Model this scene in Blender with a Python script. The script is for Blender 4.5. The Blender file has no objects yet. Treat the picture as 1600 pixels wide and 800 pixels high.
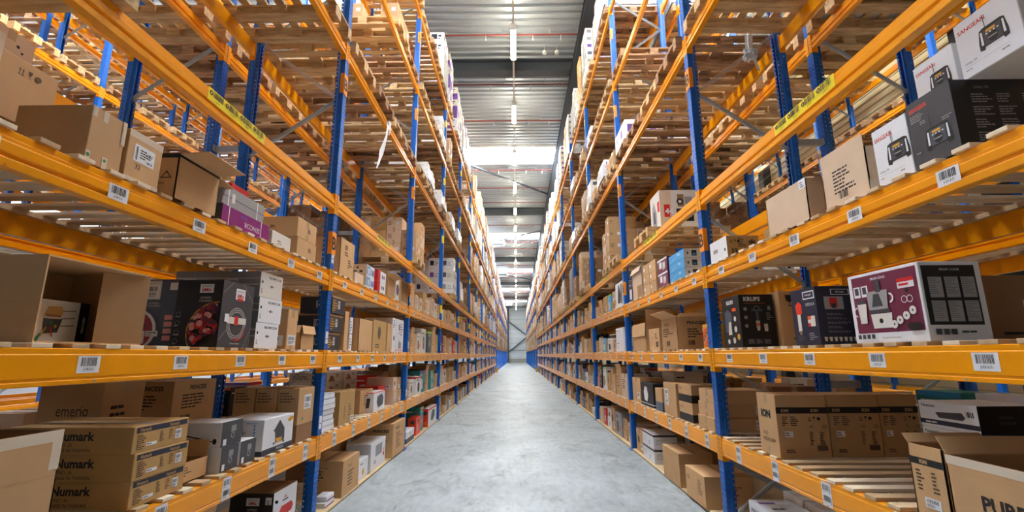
import bpy, math, random
from mathutils import Vector, Matrix
S = bpy.context.scene
COL = S.collection
RND = random.Random(7)

# ------------------------------------------------------------------ camera, world, exposure
cam = bpy.data.cameras.new('camera')
cam_ob = bpy.data.objects.new('camera', cam)
COL.objects.link(cam_ob)
PITCH, YAW, ROLL, F = 0.2055, -0.0090, -0.0037, 741.6
def cam_basis():
    cp, sp, cy, sy, cr, sr = math.cos(PITCH), math.sin(PITCH), math.cos(YAW), math.sin(YAW), math.cos(ROLL), math.sin(ROLL)
    f = Vector((sy*cp, cy*cp, sp)); r = Vector((cy, -sy, 0)); u = r.cross(f)
    return cr*r+sr*u, -sr*r+cr*u, f
r_, u_, f_ = cam_basis()
m = Matrix((r_, u_, -f_)).transposed().to_4x4()
m.translation = Vector((0, 0, 1.5707))
cam_ob.matrix_world = m
cam.sensor_fit = 'HORIZONTAL'; cam.sensor_width = 36.0
cam.lens = F/1600*36.0
cam.clip_start = 0.05; cam.clip_end = 400
S.camera = cam_ob

W = bpy.data.worlds.new('world'); S.world = W; W.use_nodes = True
bg = W.node_tree.nodes['Background']
bg.inputs[0].default_value = (0.93, 0.97, 1.0, 1); bg.inputs[1].default_value = 1.0
S.view_settings.view_transform = 'Standard'; S.view_settings.look = 'None'
S.view_settings.exposure = 0.14; S.view_settings.gamma = 1.0
S.view_settings.use_curve_mapping = False
LAMP_E, SKY_E, DAY_E = 100.0, 24.0, 3.2

# ------------------------------------------------------------------ materials
MATS = {}
def lin(c):
    return tuple(((x/255)/12.92 if x/255 <= 0.04045 else ((x/255+0.055)/1.055)**2.4) for x in c)
def mat(name, rgb, rough=0.6, metal=0.0, emit=0.0, vary=0.0, noise=0.0, nscale=8.0, stretch=None, spec=0.5, dark=None):
    M = bpy.data.materials.new(name); M.use_nodes = True
    nt = M.node_tree; b = nt.nodes['Principled BSDF']
    c = lin(rgb)
    b.inputs['Base Color'].default_value = (*c, 1); b.inputs['Roughness'].default_value = rough
    b.inputs['Metallic'].default_value = metal; b.inputs['Specular IOR Level'].default_value = spec
    if emit:
        b.inputs['Emission Color'].default_value = (*c, 1); b.inputs['Emission Strength'].default_value = emit
    if vary or noise:
        base = nt.nodes.new('ShaderNodeRGB'); base.outputs[0].default_value = (*c, 1)
        last = base.outputs[0]
        if noise:
            tc = nt.nodes.new('ShaderNodeTexCoord'); mp = nt.nodes.new('ShaderNodeMapping')
            if stretch: mp.inputs['Scale'].default_value = stretch
            n = nt.nodes.new('ShaderNodeTexNoise'); n.inputs['Scale'].default_value = nscale; n.inputs['Detail'].default_value = 6
            n.inputs['Roughness'].default_value = 0.62
            oi = nt.nodes.new('ShaderNodeObjectInfo')
            ad = nt.nodes.new('ShaderNodeVectorMath'); ad.operation = 'ADD'
            sc = nt.nodes.new('ShaderNodeVectorMath'); sc.operation = 'SCALE'; sc.inputs['Scale'].default_value = 17.0
            nt.links.new(oi.outputs['Random'], sc.inputs[0]); nt.links.new(tc.outputs['Object'], ad.inputs[0]); nt.links.new(sc.outputs[0], ad.inputs[1])
            nt.links.new(ad.outputs[0], mp.inputs[0]); nt.links.new(mp.outputs[0], n.inputs['Vector'])
            cr = nt.nodes.new('ShaderNodeValToRGB')
            cr.color_ramp.elements[0].position = 0.32; cr.color_ramp.elements[1].position = 0.68
            dk = dark and lin(dark) or tuple(x*(1-noise) for x in c)
            lt = tuple(min(1, x*(1+noise*0.6)) for x in c)
            cr.color_ramp.elements[0].color = (*dk, 1); cr.color_ramp.elements[1].color = (*lt, 1)
            nt.links.new(n.outputs['Fac'], cr.inputs[0]); last = cr.outputs[0]
        if vary:
            oi2 = nt.nodes.new('ShaderNodeObjectInfo'); mr = nt.nodes.new('ShaderNodeMapRange')
            mr.inputs['To Min'].default_value = 1-vary; mr.inputs['To Max'].default_value = 1+vary
            h = nt.nodes.new('ShaderNodeHueSaturation')
            nt.links.new(oi2.outputs['Random'], mr.inputs['Value']); nt.links.new(mr.outputs[0], h.inputs['Value'])
            nt.links.new(last, h.inputs['Color']); last = h.outputs[0]
        nt.links.new(last, b.inputs['Base Color'])
    MATS[name] = M
    return M
mat('orange', (244, 158, 0), 0.30, noise=0.08, nscale=3, spec=0.4)
mat('blue', (0, 94, 188), 0.42, noise=0.15, nscale=5)
mat('orange_plate', (246, 146, 30), 0.45)
mat('galv', (168, 174, 178), 0.36, 0.35, noise=0.12)
mat('dark_steel', (62, 68, 76), 0.5, 0.2)
mat('carton', (198, 158, 112), 0.8, vary=0.13, noise=0.07, nscale=5)
mat('carton2', (186, 148, 92), 0.8, vary=0.08, noise=0.06)
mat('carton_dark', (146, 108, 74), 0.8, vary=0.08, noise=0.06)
mat('carton_pale', (214, 188, 160), 0.8, vary=0.05, noise=0.05)
mat('carton_in', (168, 128, 84), 0.85, noise=0.06)
mat('tape', (190, 160, 120), 0.25)
mat('tape_clear', (214, 200, 180), 0.15)
mat('white', (228, 230, 234), 0.5)
mat('offwhite', (216, 212, 204), 0.6, vary=0.05)
mat('greybox', (150, 150, 150), 0.6, vary=0.08)
mat('black', (20, 20, 22), 0.5)
mat('print', (38, 32, 30), 0.7)
mat('print_soft', (98, 78, 58), 0.8)
mat('graphite', (62, 64, 70), 0.45)
mat('navy', (30, 38, 62), 0.4)
mat('slate', (72, 82, 98), 0.4)
mat('red', (206, 34, 34), 0.45)
mat('scarlet', (232, 60, 34), 0.45)
mat('ora', (236, 96, 30), 0.45)
mat('purple', (134, 22, 112), 0.35)
mat('plum', (112, 40, 70), 0.4)
mat('violet', (110, 70, 160), 0.45)
mat('sky', (60, 158, 214), 0.4)
mat('teal', (40, 140, 140), 0.45)
mat('green', (40, 130, 80), 0.5)
mat('lime', (150, 200, 60), 0.5)
mat('yellow', (240, 214, 20), 0.4)
mat('gold', (216, 160, 40), 0.5)
mat('pink', (220, 150, 150), 0.5)
mat('berry', (150, 40, 60), 0.6)
mat('berry2', (80, 40, 66), 0.6)
mat('wood', (206, 178, 134), 0.8, vary=0.10, noise=0.22, nscale=3, stretch=(1.2, 9, 9), dark=(158, 124, 84))
mat('wood_old', (188, 146, 104), 0.85, vary=0.2, noise=0.35, nscale=3, stretch=(1.2, 9, 9), dark=(112, 86, 66))
mat('wood_new', (214, 182, 132), 0.8, vary=0.12, noise=0.18, nscale=3, stretch=(1.2, 9, 9), dark=(176, 138, 90))
mat('slat_a', (232, 214, 186), 0.75, noise=0.12, nscale=3, stretch=(1.2, 9, 9))
mat('slat_b', (214, 188, 150), 0.75, noise=0.14, nscale=3, stretch=(1.2, 9, 9))
mat('slat_c', (196, 166, 128), 0.75, noise=0.14, nscale=3, stretch=(1.2, 9, 9))
mat('ply', (214, 188, 146), 0.7, noise=0.14, nscale=2, stretch=(1, 5, 5))
mat('wrap', (222, 224, 228), 0.18, noise=0.18, nscale=7, stretch=(1, 1, 3), spec=0.8)
mat('deck_metal', (160, 167, 174), 0.36, 0.5, noise=0.06, nscale=1)
mat('pipe', (120, 52, 46), 0.5)
mat('trunk', (206, 206, 200), 0.4)
mat('lamp', (255, 244, 216), 0.3, emit=LAMP_E)
mat('skylight', (232, 243, 255), 0.3, emit=SKY_E)
mat('daylight', (244, 249, 255), 0.3, emit=DAY_E)
mat('panel_wall', (206, 214, 218), 0.6)
mat('back_panel', (70, 74, 80), 0.7)
mat('panel_beige', (200, 188, 150), 0.6)
mat('groove', (150, 158, 164), 0.7)
mat('groove_beige', (150, 138, 104), 0.7)
mat('plinth', (160, 158, 152), 0.8, noise=0.1)
mat('film', (226, 230, 234), 0.2, spec=0.8)
mat('cabinet', (196, 200, 204), 0.5)
# floor
def floor_mat():
    M = bpy.data.materials.new('concrete'); M.use_nodes = True; nt = M.node_tree; b = nt.nodes['Principled BSDF']
    tc = nt.nodes.new('ShaderNodeTexCoord')
    def noise(scale, detail, st=(1, 1, 1), rough=0.6):
        mp = nt.nodes.new('ShaderNodeMapping'); mp.inputs['Scale'].default_value = st
        n = nt.nodes.new('ShaderNodeTexNoise'); n.inputs['Scale'].default_value = scale; n.inputs['Detail'].default_value = detail
        n.inputs['Roughness'].default_value = rough; n.inputs['Distortion'].default_value = 0.4
        nt.links.new(tc.outputs['Object'], mp.inputs[0]); nt.links.new(mp.outputs[0], n.inputs['Vector']); return n
    def ramp(n, p0, c0, p1, c1):
        r = nt.nodes.new('ShaderNodeValToRGB'); e = r.color_ramp.elements
        e[0].position, e[1].position = p0, p1; e[0].color = (*lin(c0), 1); e[1].color = (*lin(c1), 1)
        nt.links.new(n.outputs['Fac'], r.inputs[0]); return r
    def mix(a, b_, mode='MULTIPLY', fac=1.0):
        x = nt.nodes.new('ShaderNodeMixRGB'); x.blend_type = mode; x.inputs[0].default_value = fac
        nt.links.new(a, x.inputs[1]); nt.links.new(b_, x.inputs[2]); return x.outputs[0]
    base = ramp(noise(0.9, 8), 0.3, (150, 161, 166), 0.7, (184, 195, 200))
    fine = ramp(noise(14, 10, (1, 0.35, 1)), 0.30, (228, 228, 228), 0.62, (255, 255, 255))
    scuff = ramp(noise(2.2, 12, (1, 0.45, 1), 0.75), 0.52, (255, 255, 255), 0.72, (160, 150, 144))
    swirl = ramp(noise(5, 12, (1, 0.25, 1), 0.7), 0.60, (255, 255, 255), 0.72, (172, 164, 160))
    o = mix(mix(mix(base.outputs[0], fine.outputs[0]), scuff.outputs[0]), swirl.outputs[0])
    nt.links.new(o, b.inputs['Base Color'])
    rr = nt.nodes.new('ShaderNodeMapRange'); rr.inputs['To Min'].default_value = 0.28; rr.inputs['To Max'].default_value = 0.6
    nt.links.new(noise(1.5, 6).outputs['Fac'], rr.inputs['Value']); nt.links.new(rr.outputs[0], b.inputs['Roughness'])
    MATS['concrete'] = M
floor_mat()

# ------------------------------------------------------------------ mesh builder
class MB:
    def __init__(s): s.v = []; s.f = []; s.m = []
    def quad(s, p, m):
        n = len(s.v); s.v += [tuple(q) for q in p]; s.f.append(tuple(range(n, n+len(p)))); s.m.append(m)
    def box(s, x0, x1, y0, y1, z0, z1, m):
        n = len(s.v)
        s.v += [(x0,y0,z0),(x1,y0,z0),(x1,y1,z0),(x0,y1,z0),(x0,y0,z1),(x1,y0,z1),(x1,y1,z1),(x0,y1,z1)]
        for f in ((0,3,2,1),(4,5,6,7),(0,1,5,4),(1,2,6,5),(2,3,7,6),(3,0,4,7)):
            s.f.append(tuple(n+i for i in f)); s.m.append(m)
    def bbox(s, x0, x1, y0, y1, z0, z1, m, b=0.004):
        """box with chamfered vertical and horizontal edges"""
        n = len(s.v)
        for sx in (0, 1):
            for sy in (0, 1):
                for sz in (0, 1):
                    X = (x0, x1)[sx]; Y = (y0, y1)[sy]; Z = (z0, z1)[sz]
                    dx, dy, dz = (b, -b)[sx], (b, -b)[sy], (b, -b)[sz]
                    s.v += [(X, Y+dy, Z+dz), (X+dx, Y, Z+dz), (X+dx, Y+dy, Z)]
        def I(sx, sy, sz, k): return n+((sx*2+sy)*2+sz)*3+k
        F_ = []
        for sx in (0, 1): F_.append([I(sx,0,0,0), I(sx,1,0,0), I(sx,1,1,0), I(sx,0,1,0)])
        for sy in (0, 1): F_.append([I(0,sy,0,1), I(1,sy,0,1), I(1,sy,1,1), I(0,sy,1,1)])
        for sz in (0, 1): F_.append([I(0,0,sz,2), I(1,0,sz,2), I(1,1,sz,2), I(0,1,sz,2)])
        for sx in (0, 1):
            for sy in (0, 1): F_.append([I(sx,sy,0,0), I(sx,sy,0,1), I(sx,sy,1,1), I(sx,sy,1,0)])
            for sz in (0, 1): F_.append([I(sx,0,sz,0), I(sx,0,sz,2), I(sx,1,sz,2), I(sx,1,sz,0)])
        for sy in (0, 1):
            for sz in (0, 1): F_.append([I(0,sy,sz,1), I(0,sy,sz,2), I(1,sy,sz,2), I(1,sy,sz,1)])
        for sx in (0, 1):
            for sy in (0, 1):
                for sz in (0, 1): F_.append([I(sx,sy,sz,0), I(sx,sy,sz,1), I(sx,sy,sz,2)])
        c = Vector(((x0+x1)/2, (y0+y1)/2, (z0+z1)/2))
        for f in F_:
            a, b_, c_ = (Vector(s.v[f[i]]) for i in (0, 1, 2))
            if (b_-a).cross(c_-a).dot(a-c) < 0: f = f[::-1]
            s.f.append(tuple(f)); s.m.append(m)
    def prism(s, poly, y0, y1, m, axis='y'):
        """poly (a,b) extruded along axis; y: (a,b)->(x,z); x: (a,b)->(y,z); z: (a,b)->(x,y)"""
        def P(a, b, t): return {'y': (a, t, b), 'x': (t, a, b), 'z': (a, b, t)}[axis]
        n = len(s.v); k = len(poly)
        s.v += [P(a, b, y0) for a, b in poly]+[P(a, b, y1) for a, b in poly]
        for i in range(k):
            j = (i+1) % k; s.f.append((n+i, n+j, n+k+j, n+k+i)); s.m.append(m)
        s.f.append(tuple(range(n, n+k))); s.m.append(m); s.f.append(tuple(range(n+2*k-1, n+k-1, -1))); s.m.append(m)
    def bar(s, p, q, w, h, m, up=(0, 0, 1)):
        p, q = Vector(p), Vector(q); d = (q-p).normalized(); a = d.cross(Vector(up))
        if a.length < 1e-4: a = d.cross(Vector((0, 1, 0)))
        a.normalize(); b = a.cross(d).normalized(); a *= w/2; b *= h/2
        n = len(s.v)
        for c in (p, q): s.v += [tuple(c-a-b), tuple(c+a-b), tuple(c+a+b), tuple(c-a+b)]
        for f in ((0,1,2,3),(7,6,5,4),(0,4,5,1),(1,5,6,2),(2,6,7,3),(3,7,4,0)):
            s.f.append(tuple(n+i for i in f)); s.m.append(m)
    def cyl(s, p, q, r, m, k=10, r2=None):
        p, q = Vector(p), Vector(q); d = (q-p).normalized(); a = d.orthogonal().normalized(); b = d.cross(a); r2 = r if r2 is None else r2
        n = len(s.v)
        for c, rr in ((p, r), (q, r2)):
            s.v += [tuple(c+a*rr*math.cos(2*math.pi*i/k)+b*rr*math.sin(2*math.pi*i/k)) for i in range(k)]
        for i in range(k):
            j = (i+1) % k; s.f.append((n+i, n+j, n+k+j, n+k+i)); s.m.append(m)
        s.f.append(tuple(range(n+k-1, n-1, -1))); s.m.append(m); s.f.append(tuple(range(n+k, n+2*k))); s.m.append(m)
    def add(s, o, M):
        n = len(s.v); s.v += [tuple(M @ Vector(p)) for p in o.v]
        s.f += [tuple(n+i for i in f) for f in o.f]; s.m += o.m
    def mesh(s, name):
        me = bpy.data.meshes.new(name); me.from_pydata(s.v, [], s.f)
        names = []; idx = []
        for x in s.m:
            if x not in names: names.append(x)
            idx.append(names.index(x))
        for x in names: me.materials.append(MATS[x])
        me.polygons.foreach_set('material_index', idx); me.update()
        return me
def obj(name, me, parent=None, loc=(0, 0, 0), rz=0.0, rot=None):
    if isinstance(me, MB): me = me.mesh(name)
    o = bpy.data.objects.new(name, me); COL.objects.link(o); o.location = loc
    o.rotation_euler = rot or (0, 0, rz)
    if parent: o.parent = parent
    return o
def tag(o, label=None, cat=None, group=None, kind=None):
    if label: o['label'] = label
    if cat: o['category'] = cat
    if group: o['group'] = group
    if kind: o['kind'] = kind
    return o
def empty(name, loc, rz=0.0):
    o = bpy.data.objects.new(name, None); COL.objects.link(o); o.location = loc; o.rotation_euler = (0, 0, rz); o.empty_display_size = 0.1
    return o
def struct(name, mb, **k):
    o = obj(name, mb); o['kind'] = 'structure'; return o

# ------------------------------------------------------------------ text
TC = {}
def text_mesh(t, bold=0.0):
    if (t, bold) in TC: return TC[(t, bold)]
    c = bpy.data.curves.new('lettering', 'FONT'); c.body = t; c.size = 1.0; c.resolution_u = 2; c.offset = bold
    o = bpy.data.objects.new('lettering', c); COL.objects.link(o)
    dg = bpy.context.evaluated_depsgraph_get(); dg.update()
    me = o.evaluated_get(dg).to_mesh()
    vs = [(v.co.x, v.co.y) for v in me.vertices]; fs = [tuple(p.vertices) for p in me.polygons]
    o.evaluated_get(dg).to_mesh_clear()
    bpy.data.objects.remove(o); bpy.data.curves.remove(c)
    if vs:
        x0 = min(a for a, b in vs); x1 = max(a for a, b in vs); y0 = min(b for a, b in vs); y1 = max(b for a, b in vs)
        k = 1/max(1e-6, y1-y0); vs = [((a-x0)*k, (b-y0)*k) for a, b in vs]; w = (x1-x0)*k
    else: w = 0
    TC[(t, bold)] = (vs, fs, w); return TC[(t, bold)]

class Face:
    """a rectangle on which flat prints are laid; coordinates run 0..1 across and up"""
    def __init__(s, mb, o, U, V, w, h):
        s.mb = mb; s.o = Vector(o); s.U = Vector(U); s.V = Vector(V); s.N = s.U.cross(s.V); s.w = w; s.h = h; s.k = 1
    def P(s, u, v, k=None):
        return tuple(s.o+s.U*(u*s.w)+s.V*(v*s.h)+s.N*(0.0006*(s.k if k is None else k)))
    def poly(s, pts, m):
        s.mb.quad([s.P(u, v) for u, v in pts], m); s.k += 0.6; return s
    def rect(s, u0, v0, u1, v1, m): return s.poly([(u0, v0), (u1, v0), (u1, v1), (u0, v1)], m)
    def disc(s, u, v, r, m, k=16, e=1.0):
        """r as a share of the height"""
        a = s.h/s.w
        return s.poly([(u+r*a*math.cos(2*math.pi*i/k), v+r*e*math.sin(2*math.pi*i/k)) for i in range(k)], m)
    def line(s, u0, v0, u1, v1, t, m):
        du, dv = (u1-u0)*s.w, (v1-v0)*s.h; L = math.hypot(du, dv) or 1; nu, nv = -dv/L*t*s.h/2/s.w, du/L*t/2
        return s.poly([(u0-nu, v0-nv), (u1-nu, v1-nv), (u1+nu, v1+nv), (u0+nu, v0+nv)], m)
    def ring(s, u, v, r, t, m, k=20, a0=0, a1=2*math.pi):
        a = s.h/s.w
        for i in range(k):
            p, q = a0+(a1-a0)*i/k, a0+(a1-a0)*(i+1)/k
            s.mb.quad([s.P(u+r*a*math.cos(p), v+r*math.sin(p)), s.P(u+r*a*math.cos(q), v+r*math.sin(q)),
                       s.P(u+(r-t)*a*math.cos(q), v+(r-t)*math.sin(q)), s.P(u+(r-t)*a*math.cos(p), v+(r-t)*math.sin(p))], m)
        s.k += 0.6; return s
    def text(s, t, u, v, h, m='print', bold=0.0, anchor='l', maxw=None, rot=0):
        vs, fs, w = text_mesh(t, bold)
        if not vs: return s
        H = h*s.h; kx = 1.0
        if maxw: kx = min(1.0, maxw*s.w/(w*H)) if rot % 180 == 0 else 1.0
        Wd = w*H*kx; n = len(s.mb.v); co, si = math.cos(math.radians(rot)), math.sin(math.radians(rot))
        ox = {'l': 0, 'c': -Wd/2, 'r': -Wd}[anchor]
        for a, b in vs:
            x, y = a*H*kx+ox, b*H
            if rot: x, y = x*co-y*si, x*si+y*co
            s.mb.v.append(s.P(u+x/s.w, v+y/s.h))
        for f in fs: s.mb.f.append(tuple(n+i for i in f)); s.mb.m.append(m)
        s.k += 0.6; return s
    def lines(s, u0, v0, u1, v1, n, m='print', seed=1, t=0.45):
        R = random.Random(seed); st = (v1-v0)/n
        for i in range(n):
            v = v1-(i+0.5)*st; e = u0+(u1-u0)*R.uniform(0.45, 1); u = u0
            while u < e-0.01:
                w = (u1-u0)*R.uniform(0.08, 0.28); s.mb.quad([s.P(u, v-st*t/2), s.P(min(u+w, e), v-st*t/2), s.P(min(u+w, e), v+st*t/2), s.P(u, v+st*t/2)], m); u += w+(u1-u0)*0.03
        s.k += 0.6; return s
    def bars(s, u0, v0, u1, v1, m='print', n=22, seed=3):
        R = random.Random(seed); u = u0; d = (u1-u0)/n
        while u < u1-d:
            w = d*R.choice((0.4, 0.7, 1.1)); s.mb.quad([s.P(u, v0), s.P(u+w, v0), s.P(u+w, v1), s.P(u, v1)], m); u += w+d*R.choice((0.4, 0.6, 0.9))
        s.k += 0.6; return s
    def label(s, u0, v0, u1, v1, seed=1, m='white'):
        s.rect(u0, v0, u1, v1, m); w, h = u1-u0, v1-v0
        s.bars(u0+0.1*w, v0+0.5*h, u0+0.9*w, v0+0.85*h, n=16, seed=seed); s.lines(u0+0.1*w, v0+0.1*h, u1-0.1*w, v0+0.42*h, 3, 'print', seed); return s

# ------------------------------------------------------------------ building shell
CZ = 11.4
Y0B, YE = -9.0, 101.0
fl = MB(); fl.box(-19, 9.9, Y0B, YE+0.5, -0.2, 0, 'concrete'); struct('floor', fl)
sky_y = [5.8+16.5*k for k in range(6)]
gird_y = [-2.2+16.6*k for k in range(7)]
# corrugated steel roof deck: ridges run across the aisle
def deck(y0, y1):
    mb = MB(); y = y0; p = 0.3
    prof = []
    while y < y1-0.01:
        prof += [(y, CZ), (y+0.13, CZ), (y+0.165, CZ+0.07), (y+0.265, CZ+0.07)]; y += p
    prof.append((min(y, y1), CZ))
    for (a, b), (c, d) in zip(prof[:-1], prof[1:]):
        c = min(c, y1)
        if c <= a: continue
        mb.quad([(-19, a, b), (9.9, a, b), (9.9, c, d), (-19, c, d)], 'deck_metal')
    mb.quad([(-19, y0, CZ+0.09), (9.9, y0, CZ+0.09), (9.9, y1, CZ+0.09), (-19, y1, CZ+0.09)], 'deck_metal')
    return mb
ce = MB(); last = Y0B
for y in sky_y:
    ce.add(deck(last, y-1.05), Matrix()); last = y+1.05
ce.add(deck(last, YE), Matrix())
struct('ceiling', ce)
for i, y in enumerate(sky_y):
    mb = MB(); mb.box(-13, 8.6, y-1.05, y+1.05, CZ+0.03, CZ+0.06, 'skylight')
    mb.box(-19, -13, y-1.05, y+1.05, CZ+0.01, CZ+0.06, 'deck_metal'); mb.box(8.6, 9.9, y-1.05, y+1.05, CZ+0.01, CZ+0.06, 'deck_metal')
    for yy in (y-1.05, y+1.05): mb.box(-13, 8.6, yy-0.03, yy+0.03, CZ-0.06, CZ+0.03, 'trunk')
    struct('window_%d' % (i+1), mb)
def ibeam_x(y, z0, z1, w, x0, x1, m='dark_steel'):
    mb = MB(); t = 0.025
    mb.prism([(y-w/2, z0), (y+w/2, z0), (y+w/2, z0+t), (y+0.012, z0+t), (y+0.012, z1-t), (y+w/2, z1-t), (y+w/2, z1), (y-w/2, z1), (y-w/2, z1-t), (y-0.012, z1-t), (y-0.012, z0+t), (y-w/2, z0+t)], x0, x1, m, 'x')
    return mb
for i, y in enumerate(gird_y): struct('trim_%d' % (i+1), ibeam_x(y+0.15, 10.94, 11.39, 0.34, -19, 9.8))
mb = MB(); x, t = 2.05, 0.03
mb.prism([(x-.17, 10.7), (x+.17, 10.7), (x+.17, 10.7+t), (x+.015, 10.7+t), (x+.015, 11.0), (x+.17, 11.0), (x+.17, 11.03), (x-.17, 11.03), (x-.17, 11.0), (x-.015, 11.0), (x-.015, 10.7+t), (x-.17, 10.7+t)], Y0B, YE, 'dark_steel')
struct('trim_8', mb)
# wind braces under the skylights
for i, (p, q) in enumerate((((-5.5, 19.5, 11.1), (2.0, 27.2, 11.0)), ((-5.5, 43.0, 11.1), (2.0, 35.6, 11.0)), ((-5.5, 52.6, 11.1), (2.0, 60.2, 11.0)), ((-5.5, 76.4, 11.1), (2.0, 68.8, 11.0)))):
    mb = MB(); mb.cyl(p, q, 0.055, 'dark_steel', 10)
    for e in (p, q): mb.box(e[0]-.1, e[0]+.1, e[1]-.1, e[1]+.1, e[2]-.05, 11.4 if e is p else e[2]+.05, 'dark_steel')
    struct('trim_%d' % (9+i), mb)
# end wall
mb = MB(); mb.box(-19, 9.9, YE, YE+0.2, 0, CZ+0.1, 'panel_wall')
for k in range(1, 12): mb.box(-19, 9.9, YE-0.012, YE, k*0.98, k*0.98+0.05, 'groove')
mb.box(-19, 9.9, YE-0.06, YE, 0, 0.8, 'plinth'); mb.box(-19, 9.9, YE-0.16, YE, 2.45, 2.62, 'groove')
struct('wall_far', mb)
mb = MB(); mb.box(-1.95, -1.6, YE-0.5, YE-0.17, 0, CZ, 'dark_steel'); struct('trim_13', mb)
mb = MB(); mb.bar((-1.6, YE-0.3, 2.2), (2.4, YE-0.3, 5.4), 0.2, 0.2, 'dark_steel'); mb.bar((2.4, YE-0.3, 5.4), (-1.6, YE-0.3, 8.4), 0.2, 0.2, 'dark_steel'); mb.box(2.3, 2.6, YE-.5, YE-.17, 0, CZ, 'dark_steel'); struct('trim_14', mb)
mb = MB(); mb.box(-19.2, -19, Y0B, YE, 0, 2.6, 'panel_wall'); mb.box(-19.2, -19, Y0B, YE, 10.6, CZ+.1, 'panel_wall')
for k in range(19): mb.box(-19.1, -18.9, Y0B+k*6, Y0B+k*6+.2, 2.6, 10.6, 'dark_steel')
struct('wall_left', mb)
mb = MB(); mb.box(-19.15, -19.1, Y0B, YE, 2.6, 10.6, 'daylight'); struct('window_7', mb)  # unseen glowing band, added to keep daylight coming in from the left
mb = MB(); mb.box(-19, 9.9, Y0B-.2, Y0B, 0, CZ+.1, 'back_panel'); struct('wall_back', mb)  # unseen rear wall, added in dark grey to cut light from behind the camera
# right side wall: ribbed panels, dark columns, bracing
mb = MB(); mb.box(9.75, 9.9, Y0B, YE, 0, CZ+0.1, 'panel_beige')
for k in range(1, 57): mb.box(9.735, 9.75, Y0B, YE, k*0.2, k*0.2+0.02, 'groove_beige')
struct('wall_right', mb)
for i in range(7):
    mb = MB(); y = 9.1+i*8.3; mb.box(9.45, 9.75, y-0.17, y+0.17, 0, CZ, 'dark_steel'); struct('trim_%d' % (15+i), mb)
mb = MB(); mb.bar((9.6, 9.1, 6.6), (9.6, 17.4, 6.6), 0.1, 0.14, 'dark_steel'); mb.bar((9.6, 0.8, 6.6), (9.6, 9.1, 6.6), 0.1, 0.14, 'dark_steel')
struct('trim_22', mb)

# lamps: one continuous trunking per aisle with tubular fittings
LY = [4.2*k+4.2 for k in range(23)]
LZ = 10.77
def lamp_run(X, names):
    t = empty('light_trunking', (X, 4, LZ))
    mb = MB(); mb.box(-0.03, 0.03, -5, 96.5, 0.03, 0.09, 'trunk'); obj('trunking_rail', mb, t)
    mb = MB()
    for k in range(47): mb.cyl((0, k*2.1-4, 0.09), (0, k*2.1-4, CZ-LZ), 0.006, 'galv', 5)
    obj('suspension_wires', mb, t); tag(t, names, 'light fitting')
    return t
lamp_run(-0.05, 'pale lighting rail running down the middle of the central aisle under the ceiling')
lm = MB(); lm.cyl((0, -0.7, -0.075), (0, 0.7, -0.075), 0.075, 'lamp', 10)
for y in (-0.73, 0.7): lm.box(-.08, .08, y, y+.03, -.155, .02, 'trunk')
lm.box(-.05, .05, -.7, .7, .004, .03, 'trunk')
lme = lm.mesh('tube_lamp')
ordn = ['first', 'second', 'third', 'fourth', 'fifth', 'sixth', 'seventh', 'eighth', 'ninth', 'tenth', 'eleventh', 'twelfth', 'thirteenth', 'fourteenth', 'fifteenth', 'sixteenth', 'seventeenth', 'eighteenth', 'nineteenth', 'twentieth', 'twenty-first', 'twenty-second', 'twenty-third', 'twenty-fourth', 'twenty-fifth', 'twenty-sixth', 'twenty-seventh']
for X, where, ks in ((-0.05, 'central aisle', range(23)), (-6.36, 'far left aisle', range(0, 10)), (6.3, 'far right aisle', range(0, 10))):
    for k in ks:
        tag(obj('tube_lamp', lme, None, (X, LY[k], LZ)), 'glowing white tube lamp over the %s, %s from the camera' % (where, ordn[k]), 'lamp', 'tube lamps under the ceiling')
lamp_run(-6.36, 'pale lighting rail above the aisle beyond the left racks')
lamp_run(6.3, 'pale lighting rail above the aisle beyond the right racks')
# sprinkler pipes
for k in range(30):
    y = 7.4+2.72*k
    if y > YE-2: break
    mb = MB(); mb.cyl((-12, 0, 0), (8.8, 0, 0), 0.028, 'pipe', 8)
    for x in (-8, -5.2, -2.6, -0.9, 0.55, 1.4, 3.9, 6.5):
        mb.cyl((x, 0, 0), (x, 0, -0.16), 0.014, 'galv', 6); mb.cyl((x, 0, -0.16), (x, 0, -0.2), 0.03, 'galv', 8, 0.01)
        mb.box(x+.5, x+.52, -.01, .01, 0, CZ-11.16, 'galv')
    tag(obj('sprinkler_pipe', mb, None, (0, y, 11.16)), 'dark red sprinkler pipe under the corrugated ceiling, %s from the camera' % ordn[min(k, 26)] if k < 27 else 'dark red sprinkler pipe nearest the far wall, number %s' % k, 'pipe', 'sprinkler pipes')
for i, (x, y, z) in enumerate(((-1.55, 39.2, 10.55), (-1.6, 55.0, 10.6), (-1.4, 88.5, 10.6))):
    mb = MB(); mb.bbox(-.55, .55, -.35, .35, 0, .5, 'cabinet', .02); mb.box(-.5, .5, -.36, -.35, .05, .2, 'graphite')
    for a in (-.4, .4): mb.cyl((a, 0, .5), (a, 0, CZ-z), .012, 'galv', 6)
    for a in range(7): mb.box(-.5, .5, -.362, -.358, .24+a*.03, .25+a*.03, 'graphite')
    tag(obj('heater_unit', mb, None, (x, y, z)), 'grey box heater hanging under the %s skylight along the aisle' % ('third', 'fourth', 'last')[i], 'heater')
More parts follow.
